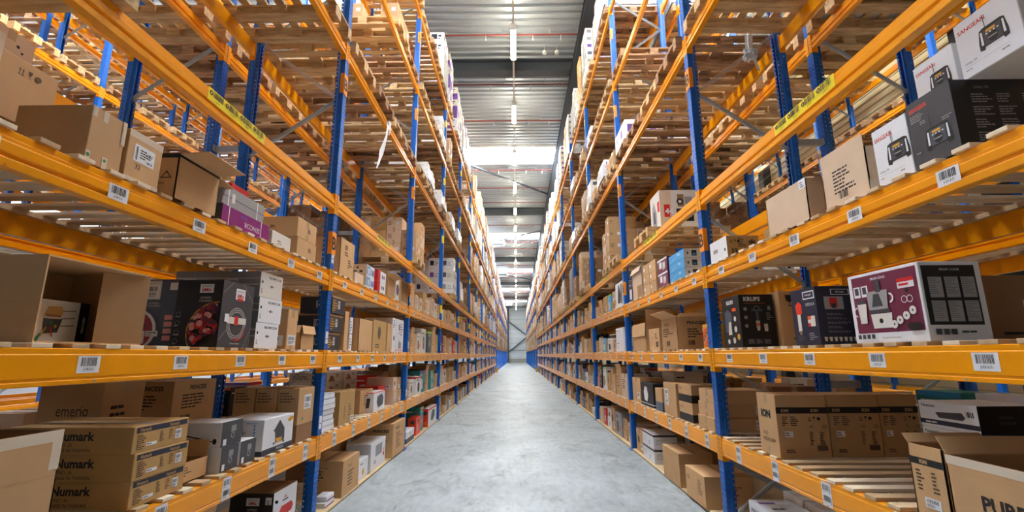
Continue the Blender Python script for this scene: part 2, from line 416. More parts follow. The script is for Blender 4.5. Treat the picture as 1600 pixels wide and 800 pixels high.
for i, (x, y) in enumerate(((0.95, 13.7), (1.35, 13.7), (0.6, 45.5))):
    mb = MB(); mb.cyl((0, 0, 0), (0, 0, 0.1), 0.07, 'trunk', 12, 0.05); mb.cyl((0, 0, 0.1), (0, 0, CZ-11.1), 0.01, 'galv', 6)
    tag(obj('smoke_detector', mb, None, (x, y, 11.1)), ('white detector hanging left of its twin, under the ceiling before the first dark girder', 'white detector hanging right of its twin, under the ceiling before the first dark girder', 'white detector under the ceiling far down the aisle')[i], 'detector')

# ------------------------------------------------------------------ rack parts
PB, DEP = 3.7, 1.1
LV = {1: 0.79, 2: 1.606, 3: 2.43, 4: 3.25, 5: 5.08, 6: 6.84, 7: 8.54}
UH = 9.0
def sheet_y(mb, p0, p1, zs, holes, m, H):
    """vertical sheet from plan point p0 to p1 with rows of holes at fractions 'holes'"""
    (x0, y0), (x1, y1) = p0, p1; L = math.hypot(x1-x0, y1-y0)
    def P(t, z): return (x0+(x1-x0)*t, y0+(y1-y0)*t, z)
    hw = 0.006/L; hh = 0.008
    if not holes:
        mb.quad([P(0, 0), P(1, 0), P(1, H), P(0, H)], m); return
    cuts = [0]
    for h in holes: cuts += [h-hw, h+hw]
    cuts.append(1)
    for i in range(0, len(cuts), 2): mb.quad([P(cuts[i], 0), P(cuts[i+1], 0), P(cuts[i+1], H), P(cuts[i], H)], m)
    for h in holes:
        z = 0.0
        for k in range(int(H/0.05)):
            zc = 0.03+k*0.05
            mb.quad([P(h-hw, z), P(h+hw, z), P(h+hw, zc-hh), P(h-hw, zc-hh)], m); z = zc+hh
        mb.quad([P(h-hw, z), P(h+hw, z), P(h+hw, H), P(h-hw, H)], m)
def upright_mesh(H, fine=True):
    """omega steel section, front face at x=0, open to the rear (-x)"""
    mb = MB(); w = 0.05
    hs = (0.25, 0.75) if fine else ()
    sheet_y(mb, (0, -w), (0, w), None, hs, 'blue', H)
    for s in (-1, 1):
        sheet_y(mb, (0, s*w), (-0.06, s*w), None, (0.5,) if fine else (), 'blue', H)
        sheet_y(mb, (-0.06, s*w), (-0.075, s*(w-0.012)), None, (), 'blue', H)
        sheet_y(mb, (-0.075, s*(w-0.012)), (-0.1, s*(w-0.012)), None, (0.5,) if fine else (), 'blue', H)
        sheet_y(mb, (-0.1, s*(w-0.012)), (-0.1, s*(w-0.028)), None, (), 'blue', H)
    # base plate with bolts
    mb.box(-0.13, 0.03, -0.075, 0.075, 0, 0.008, 'blue')
    for y in (-.06, .06): mb.cyl((0.012, y, .008), (0.012, y, .022), .009, 'galv', 6)
    return mb.mesh('upright')
UP_F, UP_C = upright_mesh(UH), upright_mesh(UH, False)
UP_FAR = upright_mesh(9.2, False)
def beam_profile(h, heavy):
    z0 = -h
    if heavy: return [(-.05, z0), (-.003, z0), (0, z0+.003), (0, z0+.034), (-.003, z0+.038), (-.013, z0+.041), (-.013, z0+.052), (-.003, z0+.057), (0, z0+.061), (0, z0+.096), (-.003, z0+.1), (-.014, z0+.106), (-.014, z0+.12), (-.020, z0+.125), (-.020, -.003), (-.023, 0), (-.05, 0)]
    return [(-.05, z0), (-.003, z0), (0, z0+.003), (0, z0+.018), (-.004, z0+.022), (-.004, z0+.03), (0, z0+.034), (0, -.03), (-.004, -.024), (-.004, -.003), (-.007, 0), (-.05, 0)]
def beam_mesh(heavy):
    mb = MB(); h = 0.155
    mb.prism(beam_profile(h, heavy), .052, PB-.052, 'orange')
    for k in range(6): 
        y = .5+k*.55; mb.cyl((-.001, y, -h+.011), (.0025, y, -h+.011), .006, 'galv' if not heavy else 'orange', 6)
    return mb.mesh('beam')
BM = {True: beam_mesh(True), False: beam_mesh(False)}
def conn_mb(sgn):
    """hook-on end plate; sgn=+1 sits at the near upright (y from .006 to .05)"""
    mb = MB(); a, b = (.006, .052) if sgn > 0 else (-.052, -.006)
    mb.box(.001, .005, a, b, -.2, .02, 'orange')
    y = .054 if sgn > 0 else -.054
    mb.box(-.062, .005, min(y-.003*sgn, y+.001*sgn), max(y-.003*sgn, y+.001*sgn), -.205, .02, 'orange')
    f = Face(mb, (.005, a, -.2), (0, 1, 0), (0, 0, 1), b-a, .22)
    for k in range(5): f.rect(.4, .1+k*.18, .6, .16+k*.18, 'black')
    return mb
CN = {1: conn_mb(1).mesh('beam_connector'), -1: conn_mb(-1).mesh('beam_connector')}
def bc_label(txt=None, tall=False, seed=1):
    mb = MB(); w, h = (.095, .14) if tall else (.115, .075)
    mb.box(.0004, .0012, -w/2, w/2, -h/2, h/2, 'white')
    f = Face(mb, (.0012, -w/2, -h/2), (0, 1, 0), (0, 0, 1), w, h)
    if tall:
        for v in (.57, .12):
            f.bars(.12, v+.08, .78, v+.32, n=14, seed=seed+int(v*10))
            if txt: f.text(txt, .12, v-.03, .07, 'black', maxw=.66)
            else: f.lines(.15, v-.03, .7, v+.05, 1, 'print', seed)
        f.rect(.85, .58, .9, .88, 'navy').rect(.85, .12, .9, .42, 'navy')
    else:
        f.bars(.14, .4, .86, .9, n=18, seed=seed)
        if txt: f.text(txt, .5, .1, .2, 'black', anchor='c', maxw=.8, bold=.01)
        else: f.lines(.2, .1, .8, .3, 1, 'print', seed)
    return mb
LB = {t: bc_label(None, t).mesh('barcode_label') for t in (True, False)}
def yellow_strip(aisle, nums):
    mb = MB(); w, h = .68, .085
    mb.box(.0004, .0012, -w/2, w/2, -h/2, h/2, 'yellow')
    f = Face(mb, (.0012, -w/2, -h/2), (0, 1, 0), (0, 0, 1), w, h)
    for i, n in enumerate(nums):
        u = .02+i*.245; f.disc(u+.025, .66, .2, 'black'); f.text(n, u+.025, .54, .24, 'yellow', anchor='c', bold=.02)
        f.bars(u+.06, .42, u+.215, .92, n=16, seed=i+4); f.text('J-%s-%s' % (aisle, n), u+.09, .1, .2, 'black')
    return mb.mesh('level_label_strip')
YS = {-1: yellow_strip('24', '4567'), 1: yellow_strip('23', '7654')}
mb = MB(); mb.box(.0004, .0012, -.34, .34, -.04, .04, 'yellow'); f = Face(mb, (.0012, -.34, -.04), (0, 1, 0), (0, 0, 1), .68, .08)
for i in range(4): f.bars(.06+i*.245, .4, .23+i*.245, .9, n=10, seed=i)
YSF = mb.mesh('level_label_strip')
def plate_mesh():
    mb = MB(); mb.box(.001, .004, -.052, .052, -.12, .12, 'orange_plate'); mb.box(-.04, .004, -.055, -.052, -.12, .12, 'orange_plate'); mb.box(-.04, .004, .052, .055, -.12, .12, 'orange_plate')
    f = Face(mb, (.004, -.052, -.12), (0, 1, 0), (0, 0, 1), .104, .24)
    f.text('B', .5, .2, .6, 'black', bold=.03, anchor='c')
    return mb.mesh('marker_plate')
PLT = plate_mesh()
mb = MB(); mb.box(.001, .004, -.05, .05, -.1, .1, 'yellow'); mb.box(-.04, .004, -.054, -.05, -.1, .1, 'yellow'); PLY = mb.mesh('marker_plate')
def brace_mesh(z0, z1):
    """channel-section brace in the frame plane, from front (x=-.08) at z0 to rear (x=-1.02) at z1"""
    mb = MB(); p, q = Vector((-.075, 0, z0)), Vector((-DEP+.075, 0, z1)); d = (q-p).normalized(); n = Vector((0, 1, 0)); c = d.cross(n)
    mb.bar(p, q, .003, .036, 'galv', n)
    for s in (-1, 1):
        o = c*(.018*s); mb.bar(p+o+n*.011, q+o+n*.011, .022, .003, 'galv', tuple(c))
    for e in (p, q): mb.cyl(tuple(e-n*.03), tuple(e+n*.03), .007, 'galv', 6)
    return mb
ZN = [0.1, 0.8, 1.5, 2.25, 2.98, 3.72, 4.41, 5.13, 5.85, 6.57, 7.29, 8.01, 8.7]   # odd index = rear node at 5.13, 3.72 ...
BR = []
for i in range(len(ZN)-1):
    zf, zr = (ZN[i], ZN[i+1]) if i % 2 == 0 else (ZN[i+1], ZN[i])
    BR.append(brace_mesh(zf, zr))
allbr = MB()
for b in BR: allbr.add(b, Matrix())
BRM = [b.mesh('brace') for b in BR]; BRALL = allbr.mesh('bracing')
# decks of loose-laid slats
def slat_mesh(seed):
    R = random.Random(seed); mb = MB(); y = .075; i = 0
    while y < PB-.12:
        w = .088; x = R.uniform(-.012, .002)
        mb.bbox(-DEP+R.uniform(.0, .015), x, y, y+w, .0, .02, R.choice(('slat_a', 'slat_a', 'slat_b', 'slat_c')), .002); y += .167+R.uniform(-.012, .012)
    for x in (-.085, -DEP+.085): mb.box(x-.02, x+.02, .08, PB-.08, -.03, 0, 'slat_c')
    return mb.mesh('slatted_shelf')
SLM = [slat_mesh(s) for s in range(4)]
def ply_mesh():
    mb = MB(); 
    for k in range(4): mb.box(-DEP, -.002, .06+k*.9, .06+k*.9+.88, .012, .03, 'ply')
    for x in (-.04, -.55, -1.05): mb.box(x-.03, x+.03, .06, PB-.06, 0, .012, 'wood_old')
    return mb.mesh('floor_board')
PLM = ply_mesh()

mb = MB(); mb.box(.0004, .0012, -.3, .3, -.022, .022, 'white'); f = Face(mb, (.0012, -.3, -.022), (0, 1, 0), (0, 0, 1), .6, .044)
for i, c in enumerate(('greybox', 'red', 'ora', 'green', 'sky', 'yellow')): f.poly([(.04+i*.16, 0), (.12+i*.16, 0), (.16+i*.16, 1), (.08+i*.16, 1)], c)
CHEV = mb.mesh('marker_strip')
SIDE = {-1: 'left', 1: 'right'}
BAYW = ['first', 'second', 'third', 'fourth', 'fifth', 'sixth', 'seventh', 'eighth', 'ninth', 'tenth', 'eleventh', 'twelfth'] + ordn[12:]
def rack_bay(px, rz, yo, idx, rowname, detail, side, low=True, far=False, aisle=None):
    """px: plane of the aisle face. rz=0: aisle towards +x, y grows away. rz=pi needs mirrored order, handled by placing from the far end."""
    flip = abs(rz) > 1
    y_origin = yo+PB if flip else yo
    t = empty('pallet_rack_bay', (px, y_origin, 0), rz)
    tag(t, '%s blue and orange rack bay from the camera, %s' % (BAYW[idx], rowname), 'pallet rack', 'pallet rack bays')
    ends = [PB if not flip else 0] + ([0 if not flip else PB] if idx == 0 else [])
    up = UP_FAR if far else (UP_F if detail >= 2 else UP_C)
    for ye in ends:
        obj('upright', up, t, (0, ye, 0)); obj('upright', up, t, (-DEP, ye, 0), math.pi)
        if detail >= 2:
            for b in BRM: obj('brace', b, t, (0, ye, 0))
        else: obj('bracing', BRALL, t, (0, ye, 0))
    lv = [2.3, 4.3, 6.35, 8.4] if far else [LV[k] for k in (range(1, 8) if low else (4, 5, 6, 7))]
    for k, z in enumerate(lv):
        heavy = far or z > 1.8
        for front in (1, 0):
            if front: b = obj('beam', BM[heavy], t, (0, 0, z))
            else: b = obj('beam', BM[heavy], t, (-DEP, PB, z), math.pi)
            if detail >= 1:
                obj('beam_connector', CN[1], b); obj('beam_connector', CN[-1], b, (0, PB, 0))
            if front and aisle and z < 3.0 and not far:
                lvl = k+1; zl = {1: -.078, 2: -.07, 3: -.085}[lvl]
                off = .406 if side < 0 else .3
                for j in range(6):
                    yj = off+.6*j
                    if flip: yj = PB-yj
                    if idx <= 1 and lvl >= 1:
                        n = (j+1+6*idx) if side < 0 else (6-j+6*idx)
                        lm_ = bc_label('J-%s-%d-%d' % (aisle, lvl, n), lvl == 1, j+lvl*7).mesh('barcode_label')
                    else: lm_ = LB[lvl == 1]
                    obj('barcode_label', lm_, b, (0, yj, zl))
            if not front and 'back to back' in rowname and idx < 2 and k in (2,):
                for yj in (.7, 1.6, 2.8): obj('marker_strip', CHEV, b, (0, yj, -.03))
            if front and aisle and abs(z-LV[4]) < .01 and not far:
                yj = 1.86
                if flip: yj = PB-1.83
                obj('level_label_strip', YS[side] if idx < 2 else YSF, b, (0, yj, -.055))
    if aisle and not far:
        ye = ends[0]
        for z in (2.73, 4.58, 6.2, 7.9): obj('marker_plate', PLT if idx < 2 else PLY, t, (0, ye, z))
        if side < 0 and idx < 3:
            for n, z in (('1', .87), ('2', 1.69), ('3', 2.52)):
                mb = MB(); mb.box(.001, .002, -.03, .03, 0, .12, 'white'); f = Face(mb, (.002, -.03, 0), (0, 1, 0), (0, 0, 1), .06, .12)
                f.text(n, .78, .3, .28, 'black', bold=.02, rot=90) if n != '1' else f.text('1', .7, .4, .3, 'black', bold=.02, rot=90)
                obj('level_number', mb, t, (0, ye, z))
    return t
YL, YR = 1.17, 1.12
NB = 12
rackpos = []     # (row key, plane x, rz, y origin, idx, side)
for i in range(NB):
    d = 2 if i < 4 else (1 if i < 8 else 0)
    rack_bay(-1.93, 0, YL+PB*i, i, 'left side of the aisle', d, -1, aisle='24')
    rack_bay(1.93, math.pi, YR+PB*i, i, 'right side of the aisle', d, 1, aisle='23')
for i in range(NB, 26):
    rack_bay(-1.93, 0, YL+PB*i, i, 'left side of the aisle', 0, -1, far=True)
    rack_bay(1.93, math.pi, YR+PB*i, i, 'right side of the aisle', 0, 1, far=True)
for i in range(8):
    d = 2 if i < 2 else (1 if i < 4 else 0)
    rack_bay(-4.43, math.pi, YL+PB*i, i, 'back to back behind the left rack', d, -1)
    rack_bay(4.43, 0, YR+PB*i, i, 'back to back behind the right rack', d, 1)
for i in range(8):
    rack_bay(-8.29, 0, YL+PB*i, i, 'across the next left aisle', 1 if i < 3 else 0, -1)
    rack_bay(8.29, math.pi, YR+PB*i, i, 'by the right wall', 1 if i < 3 else 0, 1)
for i in range(8):
    rack_bay(-10.79, math.pi, YL+PB*i, i, 'furthest left row', 0, -1)
# row spacers between back-to-back frames
sp = MB(); sp.box(-.14, .14, -.02, .02, -.035, .035, 'galv'); sp.box(-.14, -.13, -.05, .05, -.035, .035, 'galv'); sp.box(.13, .14, -.05, .05, -.035, .035, 'galv')
spm = sp.mesh('row_spacer')
for s, yo in ((-1, YL), (1, YR)):
    for i in range(1, 5):
        for z, zn in ((1.28, 'lowest'), (3.81, 'middle'), (6.1, 'upper')):
            tag(obj('row_spacer', spm, None, (s*3.18, yo+PB*i, z)), 'galvanised %s spacer bar behind the %s rack at the %s upright' % (zn, SIDE[s], BAYW[i]), 'spacer bar', 'row spacers')
# row end guards at the cross passage
for s in (-1, 1):
    yo = YL if s < 0 else YR
    mb = MB(); mb.box(-.09, .09, -.09, -.07, 0, .4, 'gold'); mb.box(-.09, -.07, -.09, .09, 0, .4, 'gold'); mb.box(.07, .09, -.09, .09, 0, .4, 'gold')
    tag(obj('upright_guard', mb, None, (s*1.86, yo+PB*12-.05, 0)), 'yellow steel guard at the foot of a far upright, %s side of the aisle' % SIDE[s], 'guard')

# ------------------------------------------------------------------ shelves
shelfname = {0: 'floor level', 1: 'first shelf', 2: 'second shelf', 3: 'third shelf'}
for s, yo, px, rz in ((-1, YL, -1.93, 0), (1, YR, 1.93, math.pi), (-1, YL, -4.43, math.pi), (1, YR, 4.43, 0)):
    outer = abs(px) < 3
    for i in range(NB if outer else 5):
        y = yo+PB*i+(PB if rz else 0)
        where = '%s rack' % SIDE[s] if outer else 'rack behind the %s rack' % SIDE[s]
        for k in (1, 2, 3):
            tag(obj('slatted_shelf', SLM[(i*3+k) % 4], None, (px, y, LV[k]), rz), 'pale wooden slatted shelf on the %s beams, %s bay, %s' % (('lowest', 'second', 'third')[k-1], BAYW[i], where), 'shelf', 'slatted shelves')
        if outer: tag(obj('floor_board', PLM, None, (px, y, 0), rz), 'pale timber board on the floor under the %s bay, %s' % (BAYW[i], where), 'board', 'floor boards')

# ------------------------------------------------------------------ pallets and their loads
def pallet_mb(kind, R):
    mb = MB(); m1 = {0: 'wood', 1: 'wood_old', 2: 'wood_new', 3: 'wood'}[kind]
    for y in (-.35, 0, .35):
        w = .0725 if y == 0 else .05
        mb.box(-.6, .6, y-w, y+w, 0, .022, m1)
        for x in (-.5275, 0, .5275): mb.box(x-.0725, x+.0725, y-w, y+w, .022, .1, m1)
    if kind == 3:
        for y in (-.35, 0, .35): mb.box(-.6, .6, y-.05, y+.05, .1, .122, m1)
        for k in range(7): x = -.55+k*.1833; mb.box(x-.045, x+.045, -.4, .4, .122, .144, m1)
    else:
        for x in (-.5275, 0, .5275): mb.box(x-.0725, x+.0725, -.4, .4, .1, .122, m1)
        for y, w in ((-.35, .05), (-.19, .05), (0, .0725), (.19, .05), (.35, .05)): mb.box(-.6, .6, y-w, y+w, .122, .144, m1)
    return mb
PMB = [pallet_mb(k, RND) for k in range(4)]
PM = [p.mesh('wooden_pallet') for p in PMB]
def load_mb(kind, h, seed):
    R = random.Random(seed); mb = MB()
    nx, ny, hz = R.choice(((3, 2, .3), (3, 2, .36), (2, 2, .4), (4, 2, .25), (3, 3, .22), (2, 2, .28)))
    nz = max(1, int(h/hz)); wx, wy = 1.16/nx, .78/ny
    for k in range(nz):
        for i in range(nx):
            for j in range(ny):
                if k == nz-1 and R.random() < .18: continue
                x0 = -.58+i*wx+R.uniform(0, .008); y0 = -.39+j*wy+R.uniform(0, .008); z0 = .002+k*hz
                if kind == 'carton': m = R.choice(('carton', 'carton', 'carton2', 'carton_pale'))
                elif kind == 'white': m = R.choice(('white', 'offwhite', 'wrap'))
                elif kind == 'violet': m = R.choice(('white', 'white', 'violet', 'offwhite'))
                elif kind == 'grey': m = R.choice(('greybox', 'slate', 'offwhite'))
                else: m = 'carton_dark'
                x1, y1, z1 = x0+wx-.01, y0+wy-.01, z0+hz-.004
                mb.box(x0, x1, y0, y1, z0, z1, m)
                faces = []
                if i == nx-1: faces.append(Face(mb, (x1, y0, z0), (0, 1, 0), (0, 0, 1), y1-y0, hz))
                if i == 0: faces.append(Face(mb, (x0, y1, z0), (0, -1, 0), (0, 0, 1), y1-y0, hz))
                if j == 0: faces.append(Face(mb, (x0, y0, z0), (1, 0, 0), (0, 0, 1), x1-x0, hz))
                for f in faces:
                    if kind in ('carton', 'dark'):
                        f.rect(.44, .0, .56, .2, 'tape'); f.rect(.44, .8, .56, 1, 'tape'); f.lines(.1, .35, .4, .7, 3, 'print_soft', R.random())
                        if R.random() < .5: f.rect(.62, .4, .86, .66, 'white')
                    elif kind == 'violet': f.rect(.1, .3, .5, .8, R.choice(('violet', 'navy', 'violet'))).rect(.6, .55, .8, .7, 'navy').rect(.6, .3, .7, .4, 'navy')
                    else: f.rect(.12, .35, .42, .75, R.choice(('navy', 'slate', 'greybox', 'violet'))); f.lines(.5, .3, .9, .7, 3, 'greybox', R.random())
    if kind == 'wrap' or (kind in ('white', 'violet') and R.random() < .6):
        H = nz*hz; n = 7
        ring = [(-.6, -.4), (-.2, -.41), (.2, -.41), (.6, -.4), (.605, 0), (.6, .4), (.2, .41), (-.2, .41), (-.6, .4), (-.605, 0)]
        pts = [[(x*(1+R.uniform(-.006, .004)), y*(1+R.uniform(-.006, .006)), .05+H*.62*k/n) for x, y in ring] for k in range(n+1)]
        for a, b in zip(pts[:-1], pts[1:]):
            for i in range(10): j = (i+1) % 10; mb.quad([a[i], a[j], b[j], b[i]], 'wrap')
    return mb
LK = ['carton', 'white', 'violet', 'grey', 'dark']
LM = {(k, h): [load_mb(k, h, hash_) for hash_ in (11+ord(k[0]), 50+ord(k[1]), 90+ord(k[2]))] for k in LK for h in (.45, .8, 1.2, 1.7)}
LMM = {k: [x.mesh('pallet_load') for x in v] for k, v in LM.items()}
spots = []   # dist, row, s, x, y, z, idx, lvl, k, pallet kind, load key
R = random.Random(21)
for row, xs in (('A', 2.48), ('B', 3.88), ('C', 8.84), ('D', 10.24)):
    for s in (-1, 1) if row != 'D' else (-1,):
        yo = YL if s < 0 else YR
        for i in range(26 if row == 'A' else 8):
            far = i >= NB
            for lv, z in ((4, 3.25), (5, 5.08), (6, 6.84), (7, 8.54)) if not far else ((4, 2.3), (5, 4.3), (6, 6.35), (7, 8.4)):
                for k in range(4):
                    pr = {4: .55 if i > 1 else .0, 5: 1.0, 6: .93, 7: .9}[lv]
                    if row != 'A' and lv == 4: pr = .35
                    if row in 'CD': pr = .92 if lv > 4 else .7
                    if far: pr = .97
                    ok = R.random() < pr; kind = R.choice((0, 1, 1, 2)); lk = R.random(); hh = R.random()
                    if row == 'A' and lv == 4 and i == 0 and s < 0 and k == 0: ok = True
                    if row == 'A' and lv == 4 and i == 1 and s > 0: ok = (k == 2)
                    if row == 'B' and lv == 4 and i == 0: ok = (k == 1 and s < 0)
                    if i == 0 and k == 3 and lv >= 6: ok = False
                    if i == 0 and k == 3 and lv == 5: kind = 3
                    if row in 'AB' and s < 0 and i == 1 and lv >= 6: ok = k >= 2 and lv == 6
                    if row == 'A' and s < 0 and i == 1 and lv == 7 and k == 3: ok = True
                    if s > 0 and i == 1 and row in 'AB' and (lv == 7 or (lv == 6 and k < 3)): ok = False
                    if not ok: continue
                    y = yo+PB*i+.5+.9*k
                    if lv == 7: lt = ('violet' if s < 0 and lk < .45 else 'white' if lk < .75 else 'carton')
                    else: lt = 'carton' if lk < .62 else ('white' if lk < .8 else ('grey' if lk < .9 else 'dark'))
                    if s > 0 and i < 2 and lk < .5: lt = 'dark'
                    H = .8 if hh < .25 else 1.2
                    if lv == 7: H = 1.2 if hh < .45 else 1.7
                    if far and lv == 4: H = 1.7
                    load = (lt, H)
                    if i == 0 and k == 3 and lv == 5: load = None
                    if i == 0 and lv == 5 and R.random() < .25: load = None
                    if lv == 4 and i <= 1: load = None
                    if lv == 7 and s < 0 and i == 1: load = None
                    if hh > .93: load = None
                    if i <= 4 and lv in (5, 6) and not far and row in 'AB':
                        load = (('carton', 'white', 'carton_s')[k % 2], .45 if hh < .6 else .8) if (hh < .42 or (i, k) in ((3, 0), (2, 3))) else None
                    if row in 'CD' and (R.random() < .65 or lv > 5 or (s < 0 and i < 2)): load = None
                    if s < 0 and lv == 7 and 2 <= i <= 4 and row == 'A': load = ('violet', 1.7) if (i > 2 or k == 3) else None
                    if s < 0 and i == 1 and lv >= 6 and row == 'B': load = None
                    d = math.hypot(y, xs)*(1 if row == 'A' else 1.5 if row == 'B' else 2.2 if row == 'C' else 3)
                    spots.append((d, row, s, s*xs, y, z, i, lv, k, kind, load))
spots.sort(key=lambda a: a[0])
rowtxt = {('A', -1): 'left rack', ('A', 1): 'right rack', ('B', -1): 'rack behind left rack', ('B', 1): 'rack behind right rack', ('C', -1): 'far left rack', ('C', 1): 'rack by right wall', ('D', -1): 'furthest left row'}
lvtxt = {4: 'fourth', 5: 'fifth', 6: 'sixth', 7: 'top'}
rest_p, rest_l, np_, nl = MB(), MB(), 0, 0
for d, row, s, x, y, z, i, lv, k, kind, load in spots:
    jx, jy = R.uniform(-.03, .03), R.uniform(-.03, .03)
    if np_ < 298:
        tag(obj('wooden_pallet', PM[kind], None, (x+jx, y+jy, z)), '%s pallet on %s beams, %s bay, %s, %s from near upright' % (('brown', 'weathered', 'pale', 'open-slatted')[kind], lvtxt[lv], BAYW[i], rowtxt[(row, s)], BAYW[k]), 'pallet', 'pallets in the racks'); np_ += 1
    else: rest_p.add(PMB[kind], Matrix.Translation((x+jx, y+jy, z)))
    if load:
        v = (i*5+k*3+lv) % 3
        if nl < 295:
            tag(obj('pallet_load', LMM[load][v], None, (x+jx, y+jy, z+.146)), '%s on %s beams, %s bay, %s, %s from near upright' % ({'carton': 'brown cartons', 'white': 'white boxes', 'violet': 'white-violet boxes', 'grey': 'grey boxes', 'dark': 'dark brown cartons'}[load[0]], lvtxt[lv], BAYW[i], rowtxt[(row, s)], BAYW[k]), 'pallet load', 'goods on pallets'); nl += 1
        else: rest_l.add(LM[load][v], Matrix.Translation((x+jx, y+jy, z+.146)))
tag(obj('wooden_pallet', rest_p), 'far wooden pallets deep in the racks', 'pallets', kind='stuff')
tag(obj('pallet_load', rest_l), 'far pallet goods deep in the racks', 'goods', kind='stuff')

# ------------------------------------------------------------------ boxes
ZF, Z1, Z2, Z3 = .031, .811, 1.627, 2.451
def faces_of(mb, s, dx, dy, h):
    if s < 0: A = Face(mb, (dx/2, -dy/2, 0), (0, 1, 0), (0, 0, 1), dy, h)
    else: A = Face(mb, (-dx/2, dy/2, 0), (0, -1, 0), (0, 0, 1), dy, h)
    N = Face(mb, (-dx/2, -dy/2, 0), (1, 0, 0), (0, 0, 1), dx, h)
    T = Face(mb, (-dx/2, -dy/2, h), (1, 0, 0), (0, 1, 0), dx, dy)
    return A, N, T
def slab(mb, p0, p1, d, L, th, m):
    p0, p1, d = Vector(p0), Vector(p1), Vector(d).normalized(); n = (p1-p0).cross(d).normalized()*th
    a = [p0, p1, p1+d*L, p0+d*L]; v = len(mb.v); mb.v += [tuple(q) for q in a]+[tuple(q+n) for q in a]
    for f in ((0,1,2,3),(7,6,5,4),(0,4,5,1),(1,5,6,2),(2,6,7,3),(3,7,4,0)): mb.f.append(tuple(v+i for i in f)); mb.m.append(m)
def bx(name, label, s, y0, y1, depth, z, h, m='carton', xf=.04, A=None, N=None, T=None, tape=True, rz=0.0, flaps=None, cat='cardboard box', group=None, inner='carton_in', flen=None, side=None):
    dx, dy = depth, y1-y0; mb = MB()
    cx = s*(1.93+xf+dx/2)
    fA, fN, fT = None, None, None
    if flaps is None: mb.bbox(-dx/2, dx/2, -dy/2, dy/2, 0, h, m, .003)
    else:
        t = .006
        mb.box(-dx/2, dx/2, -dy/2, dy/2, 0, t, inner)
        for (a, b, c, d) in ((-dx/2, -dx/2+t, -dy/2, dy/2), (dx/2-t, dx/2, -dy/2, dy/2), (-dx/2, dx/2, -dy/2, -dy/2+t), (-dx/2, dx/2, dy/2-t, dy/2)): mb.box(a, b, c, d, 0, h, m)
        for (a, b, c, d) in ((-dx/2+t, -dx/2+t+.001, -dy/2+t, dy/2-t), (dx/2-t-.001, dx/2-t, -dy/2+t, dy/2-t), (-dx/2+t, dx/2-t, dy/2-t-.001, dy/2-t)): mb.box(a, b, c, d, t, h-.003, inner)
    fA, fN, fT = faces_of(mb, s, dx, dy, h)
    if side: side(Face(mb, (dx/2, dy/2, 0), (-1, 0, 0), (0, 0, 1), dx, h))
    if tape and flaps is None:
        if dx > dy: fT.rect(0, .44, 1, .56, 'tape'); fA.rect(.5-.028/dy, max(0, 1-.07/h), .5+.028/dy, 1, 'tape'); fA.rect(.5-.028/dy, 0, .5+.028/dy, min(.3, .06/h), 'tape')
        else: fT.rect(.44, 0, .56, 1, 'tape'); fN.rect(.5-.028/dx, max(0, 1-.07/h), .5+.028/dx, 1, 'tape'); fN.rect(.5-.028/dx, 0, .5+.028/dx, min(.3, .06/h), 'tape')
        if m.startswith('carton'): fT.rect(0, .497, 1, .503, 'print_soft') if dx > dy else fT.rect(.497, 0, .503, 1, 'print_soft')
    if A: A(fA)
    if N: N(fN)
    if T: T(fT)
    o = obj(name, mb, None, (cx, (y0+y1)/2, z), rz)
    tag(o, label, cat, group)
    if flaps:
        L = flen or min(dx, dy)*.48
        xa = dx/2 if s < 0 else -dx/2; oa = 1 if s < 0 else -1
        for k, ang in flaps.items():
            fm = MB(); c, q = math.cos(math.radians(ang)), math.sin(math.radians(ang))
            if k == 'A': slab(fm, (xa, -dy/2+.004, h), (xa, dy/2-.004, h), (oa*c, 0, q), L, .004, m)
            if k == 'B': slab(fm, (-xa, -dy/2+.004, h), (-xa, dy/2-.004, h), (-oa*c, 0, q), L, .004, m)
            if k == 'N': slab(fm, (-dx/2+.004, -dy/2, h), (dx/2-.004, -dy/2, h), (0, -c, q), L, .004, m)
            if k == 'F': slab(fm, (-dx/2+.004, dy/2, h), (dx/2-.004, dy/2, h), (0, c, q), L, .004, m)
            obj('flap', fm, o)
    return o
def cparcel(f, u=.6, v=.3, w=.3, h=.45, seed=4): f.label(u, v, u+w, v+h, seed)
def prn(f, u0=.1, v0=.3, u1=.6, v1=.8, n=5, seed=2, m='print'): f.lines(u0, v0, u1, v1, n, m, seed)
def symbols(f, u, v, s_, m='print'):
    """small handling pictograms: arrows, glass, umbrella"""
    a = f.h/f.w*s_
    f.rect(u, v, u+a*.9, v+.01, m); 
    for du in (.15, .55): f.rect(u+a*du, v, u+a*(du+.1), v+s_*.7, m); f.poly([(u+a*(du-.08), v+s_*.6), (u+a*(du+.18), v+s_*.6), (u+a*(du+.05), v+s_)], m)
    f.poly([(u+a*1.2, v+s_), (u+a*1.8, v+s_), (u+a*1.6, v+s_*.5), (u+a*1.4, v+s_*.5)], m); f.rect(u+a*1.47, v+.02, u+a*1.53, v+s_*.5, m); f.rect(u+a*1.3, v, u+a*1.7, v+s_*.07, m)
    f.disc(u+a*2.5, v+s_*.55, s_*.42, m, 12, .9); f.rect(u+a*2.46, v, u+a*2.54, v+s_*.5, m)
def kmix_badge(f, u=.35, v=.8, w=.3, h=.14):
    f.rect(u, v, u+w, v+h, 'white'); f.text('KENWOOD', u+w/2, v+h*.68, h*.16, 'black', anchor='c', maxw=w*.8); f.text('kMix', u+w/2, v+h*.15, h*.4, 'red', bold=.03, anchor='c', maxw=w*.85)
